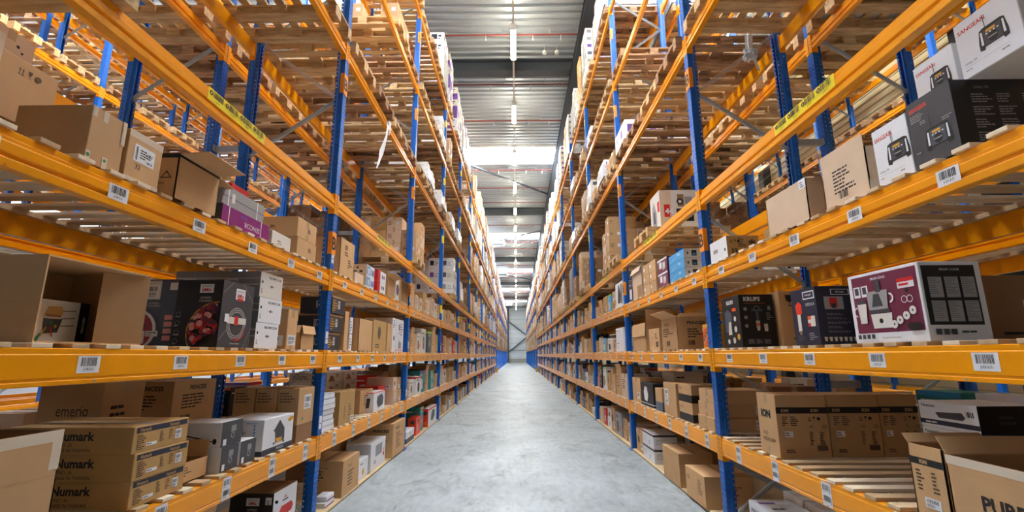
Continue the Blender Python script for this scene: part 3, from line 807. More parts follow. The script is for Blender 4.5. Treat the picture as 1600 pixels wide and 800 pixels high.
def mixer_drawing(f, u, v, s_, m='red', m2='greybox'):
    """stand mixer seen from the side"""
    a = f.h/f.w*s_
    f.poly([(u, v), (u+a*.9, v), (u+a*.9, v+.08*s_), (u, v+.08*s_)], m2)
    f.poly([(u, v+.08*s_), (u+a*.25, v+.08*s_), (u+a*.22, v+.7*s_), (u+a*.02, v+.7*s_)], m)
    f.poly([(u, v+.66*s_), (u+a*.85, v+.7*s_), (u+a*.95, v+.85*s_), (u+a*.8, v+s_), (u+a*.1, v+s_), (u, v+.9*s_)], m)
    f.poly([(u+a*.35, v+.1*s_), (u+a*.8, v+.1*s_), (u+a*.92, v+.5*s_), (u+a*.3, v+.5*s_)], 'white'); f.rect(u+a*.58, v+.45*s_, u+a*.64, v+.7*s_, 'graphite')
def radio(f, u, v, s_, body='graphite', bars_='black'):
    """rugged site radio in a roll cage with an aerial"""
    a = f.h/f.w*s_
    f.poly([(u, v+.02), (u+a*.16, v), (u+a*.2, v+.1*s_), (u+a*.8, v+.1*s_), (u+a*.84, v), (u+a, v+.02), (u+a, v+.3*s_), (u+a*.93, v+.75*s_), (u+a*.8, v+.8*s_), (u+a*.2, v+.8*s_), (u+a*.07, v+.75*s_), (u, v+.3*s_)], bars_)
    f.poly([(u+a*.08, v+.2*s_), (u+a*.16, v+.2*s_), (u+a*.16, v+.68*s_), (u+a*.1, v+.68*s_)], 'white'); f.poly([(u+a*.84, v+.2*s_), (u+a*.92, v+.2*s_), (u+a*.9, v+.68*s_), (u+a*.84, v+.68*s_)], 'white')
    f.rect(u+a*.2, v+.14*s_, u+a*.8, v+.7*s_, body); f.disc(u+a*.5, v+.33*s_, .17*s_, bars_); f.rect(u+a*.3, v+.57*s_, u+a*.62, v+.66*s_, 'gold')
    for k in range(4): f.rect(u+a*(.28+k*.13), v+.5*s_, u+a*(.35+k*.13), v+.54*s_, 'white')
    f.text('SANGEAN', u+a*.5, v+.31*s_, .05*s_, 'white', anchor='c', maxw=a*.3)
    f.line(u+a*.32, v+.78*s_, u+a*.3, v+1.25*s_, .012, 'black')
HB = 'product box'
# ---- left rack, third shelf
bx('carton', 'dark shaded carton at the very left edge, third shelf, lower of two', -1, 1.72, 2.25, .5, Z3, .25, 'carton', .55, A=lambda f: symbols(f, .62, .72, .13, 'print_soft'))
bx('carton', 'carton at the very left edge, third shelf, upper of two with arrow print', -1, 1.7, 2.3, .5, Z3+.251, .33, 'carton', .54, A=lambda f: symbols(f, .66, .75, .12, 'print_soft'))
bx('carton', 'large tan carton with clear tape on its edges, left rack third shelf', -1, 2.02, 2.215, .36, Z3, .28, 'carton', .05,
   A=lambda f: f.rect(0, .82, .14, 1, 'tape_clear').text('JUNGLE', .05, .84, .04, 'print', rot=90).rect(.3, .8, .45, 1, 'tape_clear').rect(.0, 0, .12, .2, 'tape_clear').disc(.06, .13, .035, 'green').rect(.45, 0, .6, .2, 'tape_clear').disc(.52, .14, .03, 'green').rect(.88, .55, 1, 1, 'tape_clear'), tape=False)
bx('carton', 'narrow upright carton with white shipping label and handwritten 32, left rack third shelf', -1, 2.235, 2.465, .3, Z3, .27, 'carton', .045,
   A=lambda f: f.rect(0, .86, 1, 1, 'tape_clear').rect(0, 0, 1, .08, 'tape_clear').rect(.18, .42, .78, .76, 'white').bars(.22, .45, .3, .72, n=5).lines(.35, .5, .7, .7, 4).bars(.55, .46, .74, .5, n=8).bars(.55, .6, .72, .66, n=6).text('32', .25, .27, .1, 'print'), tape=False)
bx('carton', 'open carton with black lettered tape round its rim, left rack third shelf', -1, 2.56, 2.94, .34, Z3, .275, 'carton', .02,
   A=lambda f: f.rect(0, .93, 1, 1, 'black').text('KENWOOD', .15, .945, .04, 'print_soft'), N=lambda f: f.rect(0, .9, 1, 1, 'black').poly([(.72, .45), (.92, .45), (.82, .62)], 'print').poly([(.75, .47), (.89, .47), (.82, .58)], 'carton').text('10kg.', .7, .3, .07, 'print'),
   flaps={'A': 4, 'F': -8, 'B': 62}, flen=.17)
bx('product_box', 'purple box with upside-down white lettering strapped under grey ones, left rack third shelf', -1, 3.05, 3.66, .3, Z3, .135, 'purple', .05, cat=HB, tape=False,
   A=lambda f: f.text('SENCOR', .78, .55, .28, 'white', rot=180).lines(.35, .62, .62, .86, 1, 'violet').rect(.12, 0, .135, 1, 'white').rect(.8, 0, .815, 1, 'white'), N=lambda f: f.rect(0, 0, 1, 1, 'graphite').disc(.7, .6, .12, 'greybox').disc(.7, .3, .1, 'greybox'), T=lambda f: f.rect(0, .12, 1, .14, 'white').rect(0, .8, 1, .82, 'white'))
bx('product_box', 'grey plastic-wrapped box strapped on the purple one, left rack third shelf', -1, 3.08, 3.62, .28, Z3+.136, .15, 'greybox', .08, cat=HB, tape=False,
   A=lambda f: f.rect(0, .48, 1, .52, 'slate').rect(.12, 0, .14, 1, 'white').rect(.2, .3, .27, .75, 'offwhite').rect(.8, 0, .82, 1, 'white'), T=lambda f: f.rect(0, .12, 1, .14, 'white').rect(0, .8, 1, .82, 'white'))
bx('product_box', 'small red box lying on top of the grey wrapped box, left rack', -1, 3.2, 3.42, .12, Z3+.287, .05, 'red', .1, cat=HB, tape=False)
bx('product_box', 'low white box with pale patterned end beside the purple box', -1, 3.7, 4.02, .24, Z3, .12, 'offwhite', .04, cat=HB, tape=False, A=lambda f: f.lines(.3, .35, .6, .5, 1).lines(.3, .2, .7, .3, 1), N=lambda f: [f.rect(.1+.12*i, .15+.14*j, .16+.12*i, .23+.14*j, 'pink') for i in range(6) for j in range(5)] and None)
jbl = lambda f: f.text('JBL', .7, .6, .2, 'print', bold=.02, rot=180) and None
bx('carton', 'lower tan carton with three-letter print, left third shelf by first upright', -1, 4.1, 4.5, .4, Z3, .165, 'carton', .02, A=lambda f: f.text('JBL', .55, .35, .3, 'print', bold=.02), N=lambda f: f.rect(.45, .9, .6, 1, 'tape'))
bx('carton', 'upper tan carton with three-letter print, left third shelf by first upright', -1, 4.08, 4.48, .42, Z3+.166, .18, 'carton', .02, A=lambda f: f.text('JBL', .5, .35, .28, 'print', bold=.02), N=lambda f: f.text('JBL', .4, .38, .2, 'print', bold=.02).lines(.38, .15, .5, .25, 1, 'print_soft'))
bx('carton', 'tall tan carton just past the first upright, left rack third shelf', -1, 5.13, 5.58, .42, Z3, .42, 'carton', .02, A=lambda f: f.bars(.3, .72, .5, .86, n=10).lines(.3, .55, .7, .68, 2).lines(.55, .25, .9, .5, 4), N=lambda f: f.rect(.5, .35, .8, .6, 'greybox').label(.5, .35, .8, .6, 3), flaps={'B': 30}, flen=.2)
bx('carton', 'small tan carton between tall carton and white-blue boxes, left rack', -1, 5.68, 6.0, .2, Z3, .12, 'carton_pale', .03)
for k in range(2):
    bx('product_box', '%s white and blue mug box of two, left rack third shelf' % ('lower', 'upper')[k], -1, 6.08, 6.42, .34, Z3+k*.146, .144, 'white', .02, cat=HB, tape=False,
       A=lambda f: f.rect(.05, .1, .45, .9, 'sky').rect(.2, .2, .35, .7, 'white').rect(.6, .15, .95, .7, 'sky').disc(.78, .4, .15, 'red').rect(.48, .1, .55, .8, 'pink'), N=lambda f: f.rect(0, 0, 1, 1, 'carton_pale').bars(.1, .6, .9, .8, 'graphite', 7).bars(.1, .25, .9, .45, 'graphite', 7, 5))
for k in range(2):
    bx('product_box', '%s red box with white end of two, left rack third shelf' % ('lower', 'upper')[k], -1, 6.58, 7.0, .3, Z3+k*.156, .154, 'white', .02, cat=HB, tape=False, A=lambda f: f.rect(0, 0, .3, 1, 'red').disc(.55, .5, .2, 'graphite', 10).disc(.75, .5, .2, 'graphite', 10), N=lambda f: f.rect(0, 0, 1, 1, 'red'))
bx('carton', 'open tan carton beside the red boxes, left rack third shelf', -1, 7.15, 7.6, .4, Z3, .3, 'carton', .03, flaps={'N': 55, 'A': 20}, flen=.12)
bx('carton', 'big open tan carton lying open to the aisle, left rack third shelf', -1, 7.95, 8.5, .42, Z3, .38, 'carton', .02, A=lambda f: f.rect(.05, .05, .95, .95, 'carton_in'), flaps={'A': -30}, flen=.15)
# ---- left rack, second shelf
def open_side_box():
    y0, y1, h, dx = 1.95, 2.52, .37, .42; t = .007; mb = MB()
    for a in ((-dx/2, dx/2, -.285, .285, 0, t), (-dx/2, dx/2, -.285, .285, h-t, h), (-dx/2, dx/2, -.285, -.285+t, t, h-t), (-dx/2, dx/2, .285-t, .285, t, h-t), (-dx/2, -dx/2+t, -.278, .278, t, h-t)): mb.box(*a, 'carton')
    Face(mb, (-dx/2, -.285, 0), (1, 0, 0), (0, 0, 1), dx, h).rect(.3, 0, .34, 1, 'carton2').rect(.0, .45, 1, .455, 'carton2')
    o = obj('carton', mb, None, (-1.98-dx/2, (y0+y1)/2, Z2)); tag(o, 'big empty tan carton lying on its side, open to the aisle, left rack second shelf', 'cardboard box')
    fm = MB(); slab(fm, (dx/2, .285, .003), (dx/2, .285, h-.003), (-.25, -.35, 0), .2, .005, 'carton'); obj('flap', fm, o)
open_side_box()
def pure4(f):
    f.rect(0, 0, 1, 1, 'offwhite').rect(.86, 0, 1, 1, 'black').text('PRINCESS', .96, .25, .07, 'white', bold=.02, rot=90)
    f.text('PURE', .2, .45, .1, 'purple', bold=.02, rot=270).text('Fondue', .2, .95, .07, 'greybox', rot=270).poly([(.4, .62), (.44, .84), (.62, .86), (.64, .66)], 'carton2').rect(.42, .6, .62, .66, 'carton_dark').poly([(.42, .2), (.6, .24), (.64, .56), (.4, .56)], 'graphite').line(.4, .14, .45, .36, .03, 'gold').line(.54, .14, .5, .36, .03, 'red').disc(.5, .46, .04, 'green', 8).disc(.56, .38, .04, 'gold', 8)
    for k in range(3): f.line(.62, .75-.18*k, .8, .78-.18*k, .02, 'graphite')
    f.poly([(.28, 0), (.36, 0), (.4, .25)], 'green')
bx('product_box', 'white and black tabletop grill box inside the open carton, left rack', -1, 2.05, 2.44, .1, Z2+.009, .2, 'black', .28, cat=HB, tape=False, A=pure4)
def berries(f):
    f.rect(.04, .0, .98, .94, 'black'); kmix_badge(f, .5, .8, .3, .13); f.text('EXPRESS', .65, .71, .03, 'offwhite', anchor='c'); f.text('YOURSELF', .65, .665, .03, 'offwhite', anchor='c')
    R = random.Random(4); cxy = (.96, .22); a = f.h/f.w
    f.ring(cxy[0], cxy[1], .45, .018, 'gold', 26, 1.57, 3.72)
    for k in range(64):
        th = R.uniform(1.55, 3.7); r = .4*math.sqrt(R.random()); u, v = cxy[0]+r*a*math.cos(th), cxy[1]+r*math.sin(th)
        if u < .97 and v > .03: f.disc(min(.93, u), max(.05, v), R.uniform(.032, .05), R.choice(('berry', 'berry', 'berry2', 'pink', 'red', 'berry2')), 9)
    for k in range(4): f.ring(.16, .48-.13*k, .035, .005, 'greybox', 10); f.lines(.1, .43-.13*k, .22, .45-.13*k, 1, 'offwhite', k)
def whisk(f):
    f.rect(0, 0, 1, 1, 'graphite'); kmix_badge(f, .4, .74, .3, .17); f.rect(.46, .72, .64, .76, 'red')
    for k in range(3): f.ring(.5, .36, .25-.03*k, .008, 'offwhite', 22)
    f.ring(.52, .33, .23, .02, 'red', 10, 4.3, 6.2); f.rect(.2, .36, .8, .46, 'offwhite'); f.rect(.42, .34, .54, .48, 'red'); f.rect(.12, .38, .24, .5, 'white'); f.text('EXPRESS YOURSELF', .5, .05, .02, 'white', anchor='c')
    for a, b, c, d in ((0, .8, .3, 1), (.6, 1, 1, .7), (0, .1, .25, .3), (.75, 0, 1, .35)): f.line(a, b, c, d, .008, 'greybox')
bx('product_box', 'black mixer box with picture of berries, left rack second shelf', -1, 3.15, 3.53, .31, Z2, .45, 'black', .04, cat=HB, tape=False, N=berries, A=whisk)
def cherries(f):
    f.rect(0, 0, 1, 1, 'slate'); f.rect(.3, .7, .6, .98, 'offwhite'); f.label(.34, .72, .56, .92, 5); f.text('EXPRESS', .5, .63, .03, 'offwhite', anchor='c'); f.text('YOURSELF', .5, .59, .03, 'offwhite', anchor='c'); f.rect(.78, .84, .94, .95, 'white')
    f.disc(.2, .25, .3, 'white', 22); f.disc(.18, .25, .27, 'berry', 20); f.disc(.1, .35, .1, 'red', 12); f.disc(.3, .3, .07, 'berry2', 12); f.ring(.2, .25, .34, .012, 'plum', 20, -1.2, 1.2)
    f.label(.15, .06, .4, .24, 7); f.label(.42, .16, .66, .24, 8)
    for k in range(4): f.rect(.76, .1+.1*k, .92, .17+.1*k, 'pink')
bx('product_box', 'slate blue mixer box with picture of cherries beside the berry box', -1, 3.2, 3.52, .34, Z2, .46, 'slate', .36, cat=HB, tape=False, N=cherries)
for k in range(3):
    def moc(f, k=k):
        f.text('MOCCAMASTER', .9, .88, .1, 'black', bold=.015, rot=180, maxw=None); f.disc(.5, .48, .06, 'black', 10); f.disc(.43, .48, .03, 'black', 8); f.disc(.57, .48, .03, 'black', 8); f.disc(.08, .6, .06, 'black', 10); f.lines(.05, .15, .12, .35, 3)
    bx('product_box', 'white coffee maker box with upside-down lettering, %s of three' % ('lowest', 'middle', 'topmost')[k], -1, 3.6+(.015 if k == 1 else 0), 3.95+(.02 if k == 1 else 0), .66, Z2+k*.196, .194, 'offwhite' if k == 2 else 'white', .04, cat=HB, tape=False, A=moc,
       N=lambda f: f.rect(0, 0, 1, 1, 'greybox').rect(0, .45, 1, .5, 'offwhite').rect(0, .7, 1, .74, 'offwhite').label(.6, .2, .74, .7, 3).label(.1, .2, .24, .7, 3), group='white coffee maker boxes')
bx('carton', 'upright tan carton with white sticker past the coffee maker boxes', -1, 4.1, 4.28, .3, Z2, .34, 'carton', .04, A=lambda f: f.label(.1, .1, .9, .35, 2), N=lambda f: f.label(.05, .08, .9, .34, 4).rect(.4, .78, .7, .9, 'tape_clear'))
bx('carton', 'small open tan carton beside the first upright, left second shelf', -1, 4.4, 4.68, .26, Z2, .22, 'carton', .05, flaps={'N': -60, 'A': -75}, flen=.08)
for k in range(3):
    bx('product_box', '%s long navy box behind the cartons, left rack second shelf' % ('lowest', 'middle', 'topmost')[k], -1, 4.1, 4.75, .5, Z2+k*.19, .188, 'navy' if k else 'black', .52, cat=HB, tape=False, N=lambda f: f.lines(.1, .6, .6, .75, 1, 'gold').rect(.3, .15, .6, .5, 'slate').rect(.62, .15, .95, .55, 'graphite'), group='long navy boxes on the left second shelf')
for k in range(3):
    bx('product_box', 'dark patterned box with white label, %s of three past the first upright' % ('lowest', 'middle', 'topmost')[k], -1, 5.03+.02*(2-k), 5.42, .34, Z2+k*.195, .185, 'graphite', .03+.02*(2-k), cat=HB, tape=False,
       A=lambda f: f.rect(0, .9, 1, 1, 'carton').lines(.05, .1, .4, .8, 5, 'gold', 3).lines(.6, .1, .95, .8, 5, 'black', 5).label(.42, .3, .58, .75, 6), N=lambda f: f.rect(0, .9, 1, 1, 'carton').label(.5, .3, .75, .7, 8), group='dark patterned boxes, left second shelf')
bx('carton', 'large tan carton with a column of print, left rack second shelf', -1, 5.5, 5.62, .42, Z2, .45, 'carton', .05, N=lambda f: f.lines(.5, .15, .95, .7, 6, 'print', 9), tape=False)
for k in range(2): bx('product_box', '%s narrow white box between tan cartons, left second shelf' % ('lower', 'upper')[k], -1, 5.65, 5.74, .2, Z2+k*.2, .19, 'white', .04, cat=HB, tape=False, A=lambda f: f.lines(.1, .1, .8, .8, 4, 'slate'))
bx('carton', 'wide plain tan carton in the middle of the left second shelf', -1, 5.95, 6.5, .45, Z2, .4, 'carton', .03, N=lambda f: f.rect(.0, .0, .4, 1, 'carton2'), flaps={'B': 5}, flen=.15)
bx('carton', 'tan carton with dark oval drawing, left rack second shelf', -1, 6.54, 7.2, .4, Z2, .43, 'carton2', .03, A=lambda f: f.disc(.45, .6, .18, 'print_soft', 16, 1.2).lines(.2, .1, .7, .25, 2))
bx('carton', 'thin upright tan carton standing before the white drawing boxes', -1, 7.24, 7.5, .3, Z2, .42, 'carton', .02)
bx('product_box', 'white box with line drawings wrapped in plastic, left second shelf', -1, 7.55, 8.3, .45, Z2, .53, 'white', .03, cat=HB, tape=False, A=lambda f: f.rect(.3, 0, .32, 1, 'greybox').disc(.15, .4, .08, 'graphite').disc(.6, .75, .12, 'greybox').ring(.6, .45, .15, .02, 'graphite').rect(.55, .1, .8, .3, 'greybox').lines(.05, .7, .25, .95, 4).lines(.7, .5, .95, .9, 5, 'slate').rect(.3, .04, .95, .07, 'pink'), N=lambda f: f.rect(0, 0, 1, 1, 'offwhite').lines(.2, .5, .8, .9, 4))
# ---- left rack, first shelf
bx('carton', 'open light tan carton with torn tape, bottom left corner', -1, 1.5, 2.13, .4, Z1, .455, 'carton', .015, A=lambda f: f.rect(0, .9, 1, 1, 'tape_clear').rect(.93, .65, 1, 1, 'tape_clear').line(0, .62, 1, .6, .006, 'carton2'), flaps={'B': -60}, flen=.1)
numN = lambda f: f.text('Numark', .39, .5, .34, 'black', bold=.035).text('C/NO. 26', .39, .3, .12, 'print').text('MADE IN TAIWAN', .39, .1, .12, 'print')
def numA(f):
    f.rect(.04, .74, .96, .95, 'navy').text('Numark', .1, .78, .13, 'carton2', bold=.03).text('Numark', .62, .78, .13, 'carton2', bold=.03)
    f.lines(.06, .1, .22, .68, 8, 'print', 3).lines(.45, .25, .54, .68, 6, 'print', 4).lines(.62, .25, .7, .68, 6, 'print', 5); f.rect(.22, .2, .4, .32, 'white').lines(.23, .22, .39, .3, 1); f.label(.74, .22, .86, .6, 6); symbols(f, .72, .63, .08)
for k in range(3):
    bx('carton', 'flat tan carton with bold black lettering, %s of three stacked lower left' % ('lowest', 'middle', 'topmost')[k], -1, 2.58-.015*k, 2.985-.01*k, .66, Z1+k*.1345, .133, 'carton2', .035-.01*(k == 1), N=numN, A=numA, T=(lambda f: f.rect(0, .3, 1, .5, 'tape_clear')), tape=False, group='stacked flat cartons with bold lettering')
bx('carton', 'tan carton with large thin lettering behind the stacked flat cartons, left rack', -1, 3.03, 3.36, .4, Z1+.15, .45, 'carton', .63, N=lambda f: f.text('emerio', .3, .55, .14, 'print', maxw=.5).text('DESCRIPTION', .3, .4, .05, 'print'), A=lambda f: f.lines(.2, .4, .8, .7, 3))
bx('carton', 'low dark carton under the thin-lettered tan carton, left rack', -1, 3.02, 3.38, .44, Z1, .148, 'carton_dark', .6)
prin = lambda f: f.text('PRINCESS', .35, .78, .11, 'black', bold=.03, maxw=.5).lines(.2, .35, .8, .7, 5, 'print', 5).bars(.2, .1, .45, .22, n=14)
bx('carton', 'shaded tan carton with black print on two faces, rear of left first shelf', -1, 3.55, 4.04, .42, Z1+.26, .32, 'carton', .56, N=prin, A=prin, group=None)
bx('carton', 'plain tan carton under the shaded printed carton, left first shelf', -1, 3.54, 4.04, .42, Z1, .258, 'carton', .56)
for k, x in enumerate((.03, .23, .43)):
    bx('carton', 'dark tan carton in row behind the food processor box, %s from the aisle' % ('first', 'second', 'third')[k], -1, 4.42, 4.75, .19, Z1+.15, .32, 'carton', x, N=lambda f: f.lines(.1, .6, .8, .9, 4, 'print_soft', 3), A=lambda f: f.label(.35, .4, .8, .8, 3).disc(.3, .15, .05, 'green', 8), group='three tan cartons in a row')
    bx('carton', 'low carton under the row of tan cartons, %s from the aisle' % ('first', 'second', 'third')[k], -1, 4.42, 4.75, .19, Z1, .148, 'carton_dark', x, group='three low cartons in a row')
bx('carton', 'small open tan carton between stacked flat cartons and lamp boxes', -1, 3.02, 3.3, .28, Z1, .12, 'carton', .1, A=lambda f: f.lines(.1, .3, .5, .8, 4, 'print_soft'), flaps={'B': 80, 'F': 85}, flen=.1)
lampN = lambda f: f.line(0, .55, .8, .25, .05, 'black').disc(.86, .25, .09, 'black', 12, 1.3)
lampA = lambda f: f.rect(0, 0, 1, 1, 'graphite').rect(.45, .55, .7, .8, 'greybox').disc(.55, .4, .14, 'greybox', 12).disc(.55, .4, .09, 'graphite', 12).rect(.1, .05, .25, .3, 'white')
for nm, y0, y1, z, mN in (('lower lamp box with black end nearest the camera, left first shelf', 3.34, 3.54, 0, None), ('lower lamp box with black end standing further along, left first shelf', 3.57, 3.77, 0, None), ('upper white lamp box with black end and cable drawing', 3.32, 3.56, .162, lampN)):
    bx('product_box', nm, -1, y0, y1, .3 if z else .18, Z1+z, .16, 'white', .04, cat=HB, tape=False, N=mN, A=lampA)
def foodA(f):
    f.rect(0, 0, 1, .16, 'navy').text('PRINCESS', .45, .05, .07, 'white', maxw=.3).poly([(.3, .62), (.35, .66), (.5, .9), (.68, .62), (.7, .3), (.62, .25), (.4, .25), (.36, .58)], 'graphite').poly([(.4, .38), (.62, .38), (.6, .26), (.44, .26)], 'gold').rect(.32, .22, .38, .28, 'graphite').rect(.64, .2, .7, .27, 'graphite')
    f.poly([(.78, .82), (.86, .92), (.98, .9), (.97, .82), (.86, .76)], 'gold').disc(.8, .83, .03, 'green', 8); f.ring(.82, .5, .03, .005, 'greybox', 10)
def foodN(f):
    f.rect(0, 0, 1, .14, 'navy'); [f.disc(.8, .2+.09*k, .03, 'sky', 8) for k in range(8)]; f.lines(.3, .2, .7, .85, 8, 'greybox', 8); f.text('PRINCESS', .62, .88, .05, 'sky', maxw=.3)
bx('product_box', 'white food fryer box with dark drawing and yellow food picture', -1, 3.86, 4.36, .36, Z1, .27, 'white', .035, cat=HB, tape=False, A=foodA, N=foodN)
bx('product_box', 'small orange box with white letters lying flat by the first upright', -1, 4.44, 4.64, .1, Z1, .055, 'scarlet', .04, cat=HB, tape=False, A=lambda f: f.text('BAR', .6, .7, .5, 'white', bold=.03, rot=180), N=lambda f: f.text('BAR', .8, .8, .5, 'white', bold=.03, rot=180))
for k in range(7):
    j = (0, .01, -.012, .012, .0, .008, -.01)[k]
    bx('product_box', 'flat silver-white box, %s from the bottom of the seven-box stack' % ordn[k], -1, 4.97+j, 5.32+j, .36, Z1+k*.0535, .052, 'white', .03+abs(j), cat=HB, tape=False, A=lambda f: f.rect(0, .92, 1, 1, 'slate').rect(0, 0, 1, .06, 'greybox'), N=lambda f: f.rect(0, 0, 1, 1, 'greybox').rect(.1, .3, .3, .7, 'white').lines(.12, .35, .28, .65, 1), group='stack of flat white boxes')
bx('carton', 'tan carton standing right behind the stack of flat white boxes', -1, 5.45, 5.95, .4, Z1, .36, 'carton2', .03, A=lambda f: f.text('Bar', .35, .6, .05, 'print').lines(.3, .15, .45, .55, 6, 'print_soft').lines(.6, .2, .8, .6, 5, 'print_soft').label(.74, .03, .96, .2, 3))
bx('carton', 'tan carton with dark icons beside the white phone box, left first shelf', -1, 6.5, 7.05, .34, Z1, .3, 'carton', .14, N=lambda f: f.lines(.2, .7, .6, .8, 1).text('MP100', .15, .4, .12, 'print').rect(.6, .6, .8, .8, 'print_soft').bars(.1, .1, .8, .25, n=8), A=lambda f: f.lines(.3, .3, .6, .8, 5))
bx('product_box', 'white box with red top and black toaster picture, left first shelf', -1, 6.75, 7.3, .16, Z1, .26, 'white', .03, cat=HB, tape=False, A=lambda f: f.rect(0, .95, 1, 1, 'scarlet').poly([(.3, .75), (.7, .85), (.85, .6), (.8, .25), (.4, .15), (.25, .45)], 'graphite').line(.3, .6, .7, .65, .02, 'greybox'), N=lambda f: f.rect(0, .95, 1, 1, 'scarlet').poly([(.3, .2), (.6, .2), (.7, .7), (.4, .7)], 'graphite').disc(.4, .85, .04, 'red', 8))
bx('product_box', 'red and grey box behind the toaster picture box, left first shelf', -1, 7.35, 7.75, .3, Z1, .3, 'red', .15, cat=HB, tape=False, A=lambda f: f.rect(.4, .1, .8, .7, 'black'))
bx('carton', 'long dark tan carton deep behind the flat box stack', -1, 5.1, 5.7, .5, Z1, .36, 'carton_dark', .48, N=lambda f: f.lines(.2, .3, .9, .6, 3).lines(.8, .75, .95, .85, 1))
bx('product_box', 'white flat box on the long dark carton behind the stack', -1, 5.2, 5.7, .35, Z1+.361, .06, 'offwhite', .5, cat=HB, tape=False, N=lambda f: f.lines(.3, .3, .9, .7, 1, 'red'))
for c in range(2):
    for k in range(4):
        bx('product_box', 'white printer-size box in rear wall of boxes, %s column, %s from bottom' % (('nearer', 'farther')[c], ordn[k]), -1, 6.4+c*.65, 6.95+c*.65, .5, Z1+k*.135, .133, 'offwhite', .56, cat=HB, tape=False, A=lambda f: f.poly([(.1, .1), (.5, .1), (.4, .6), (.2, .7)], 'carton_dark').lines(.55, .5, .9, .8, 2), N=lambda f: f.lines(.1, .3, .8, .7, 2, 'slate'), group='white boxes in a rear wall')
# ---- left rack, floor
def kbigA(f): f.text('KENWOOD', .5, .86, .02, 'greybox', anchor='c'); f.text('kMix', .5, .81, .045, 'red', bold=.03, anchor='c'); f.rect(.38, .76, .62, .79, 'graphite'); mixer_drawing(f, .28, .08, .6, 'red', 'greybox')
def kbigN(f): kmix_badge(f, .38, .78, .3, .14); f.text('EXPRESS', .53, .7, .035, 'offwhite', anchor='c'); f.text('YOURSELF', .53, .65, .035, 'offwhite', anchor='c'); f.rect(.82, .8, .96, .93, 'white'); symbols(f, .84, .81, .08, 'black'); f.poly([(0, .3), (.3, .5), (.55, .42), (.4, .1), (0, 0)], 'offwhite'); f.disc(.15, .25, .1, 'red')
bx('product_box', 'black and white stand mixer box at floor level, left rack', -1, 4.2, 4.62, .36, ZF, .43, 'black', .07, cat=HB, tape=False, N=kbigN, A=lambda f: (f.rect(0, 0, 1, 1, 'white'), kbigA(f)) and None, T=lambda f: f.rect(0, 0, 1, 1, 'carton_dark'))
bx('carton', 'flat tan carton at the bottom frame edge beside the mixer box', -1, 3.7, 4.15, .45, ZF, .22, 'carton2', .08)
bx('carton', 'tan carton with lines of text, floor level past first upright', -1, 5.64, 6.2, .42, ZF, .385, 'carton', .01, N=lambda f: f.text('4 x 600W/Toaster', .12, .78, .05, 'print').lines(.12, .35, .6, .75, 5, 'print', 12), A=lambda f: f.text('Starmen', .3, .75, .07, 'print').lines(.3, .2, .7, .65, 5, 'print_soft', 6))
bx('product_box', 'small white box with round yellow sticker, floor level left', -1, 6.3, 6.7, .25, ZF, .24, 'white', .05, cat=HB, tape=False, A=lambda f: f.disc(.5, .35, .16, 'gold').lines(.2, .7, .7, .85, 1, 'slate'))
bx('product_box', 'tall white box with grey screen picture, floor level left rack', -1, 6.78, 7.5, .34, ZF, .36, 'white', .04, cat=HB, tape=False, A=lambda f: f.rect(.3, .45, .75, .85, 'greybox').lines(.2, .2, .5, .35, 2, 'slate').rect(.82, .3, .92, .45, 'red').rect(.82, .5, .92, .6, 'pink'), N=lambda f: f.rect(.3, .1, .5, .3, 'graphite'))
bx('carton', 'tall printed tan carton at floor level beside the second upright, left', -1, 7.7, 8.48, .42, ZF, .5, 'carton', -.02, N=lambda f: f.text('PRINCESS', .25, .74, .09, 'black', bold=.03, maxw=.6).lines(.25, .35, .85, .65, 5).bars(.4, .08, .65, .2, n=14), A=lambda f: f.text('PRINCESS', .2, .78, .09, 'black', bold=.03, maxw=.6).lines(.25, .2, .8, .7, 8, 'print_soft'))
bx('carton', 'flat tan carton lying behind the toaster carton, floor level', -1, 6.3, 7.0, .5, ZF, .42, 'carton_dark', .45)
for k in range(2): bx('product_box', 'small white-violet packet box at the first upright foot, %s' % ('lower', 'upper')[k], -1, 5.28+.04*k, 5.52, .12, ZF+k*.052, .05, 'white', .05, cat=HB, tape=False, A=lambda f: f.rect(0, 0, 1, .3, 'violet'))
bx('product_box', 'white and black low box with red word, floor level second bay end', -1, 8.85, 9.5, .34, ZF, .2, 'white', .03, cat=HB, tape=False, A=lambda f: f.rect(0, 0, 1, .42, 'graphite').lines(.4, .6, .7, .78, 1, 'red'), N=lambda f: f.rect(0, 0, 1, .42, 'graphite').label(.5, .05, .85, .4).lines(.1, .6, .8, .8, 1, 'black'))
bx('product_box', 'upright red box standing on the floor board, third bay left', -1, 9.75, 10.2, .16, ZF, .33, 'scarlet', .05, cat=HB, tape=False, A=lambda f: f.lines(.2, .2, .7, .6, 4, 'offwhite').rect(.35, .7, .7, .85, 'graphite'), N=lambda f: f.rect(.3, .65, .8, .85, 'graphite').lines(.1, .2, .6, .5, 3, 'offwhite'))
bx('product_box', 'red and white box with grey speaker picture, third bay floor level', -1, 10.9, 12.0, .16, ZF, .38, 'white', .02, cat=HB, tape=False, A=lambda f: f.poly([(.3, .3), (.5, .2), (.75, .4), (.75, .75), (.5, .85), (.35, .65)], 'graphite').rect(0, .9, 1, 1, 'scarlet'), N=lambda f: f.rect(0, 0, 1, 1, 'scarlet').rect(.3, .65, .8, .85, 'graphite').rect(.1, .1, .9, .3, 'ora'))
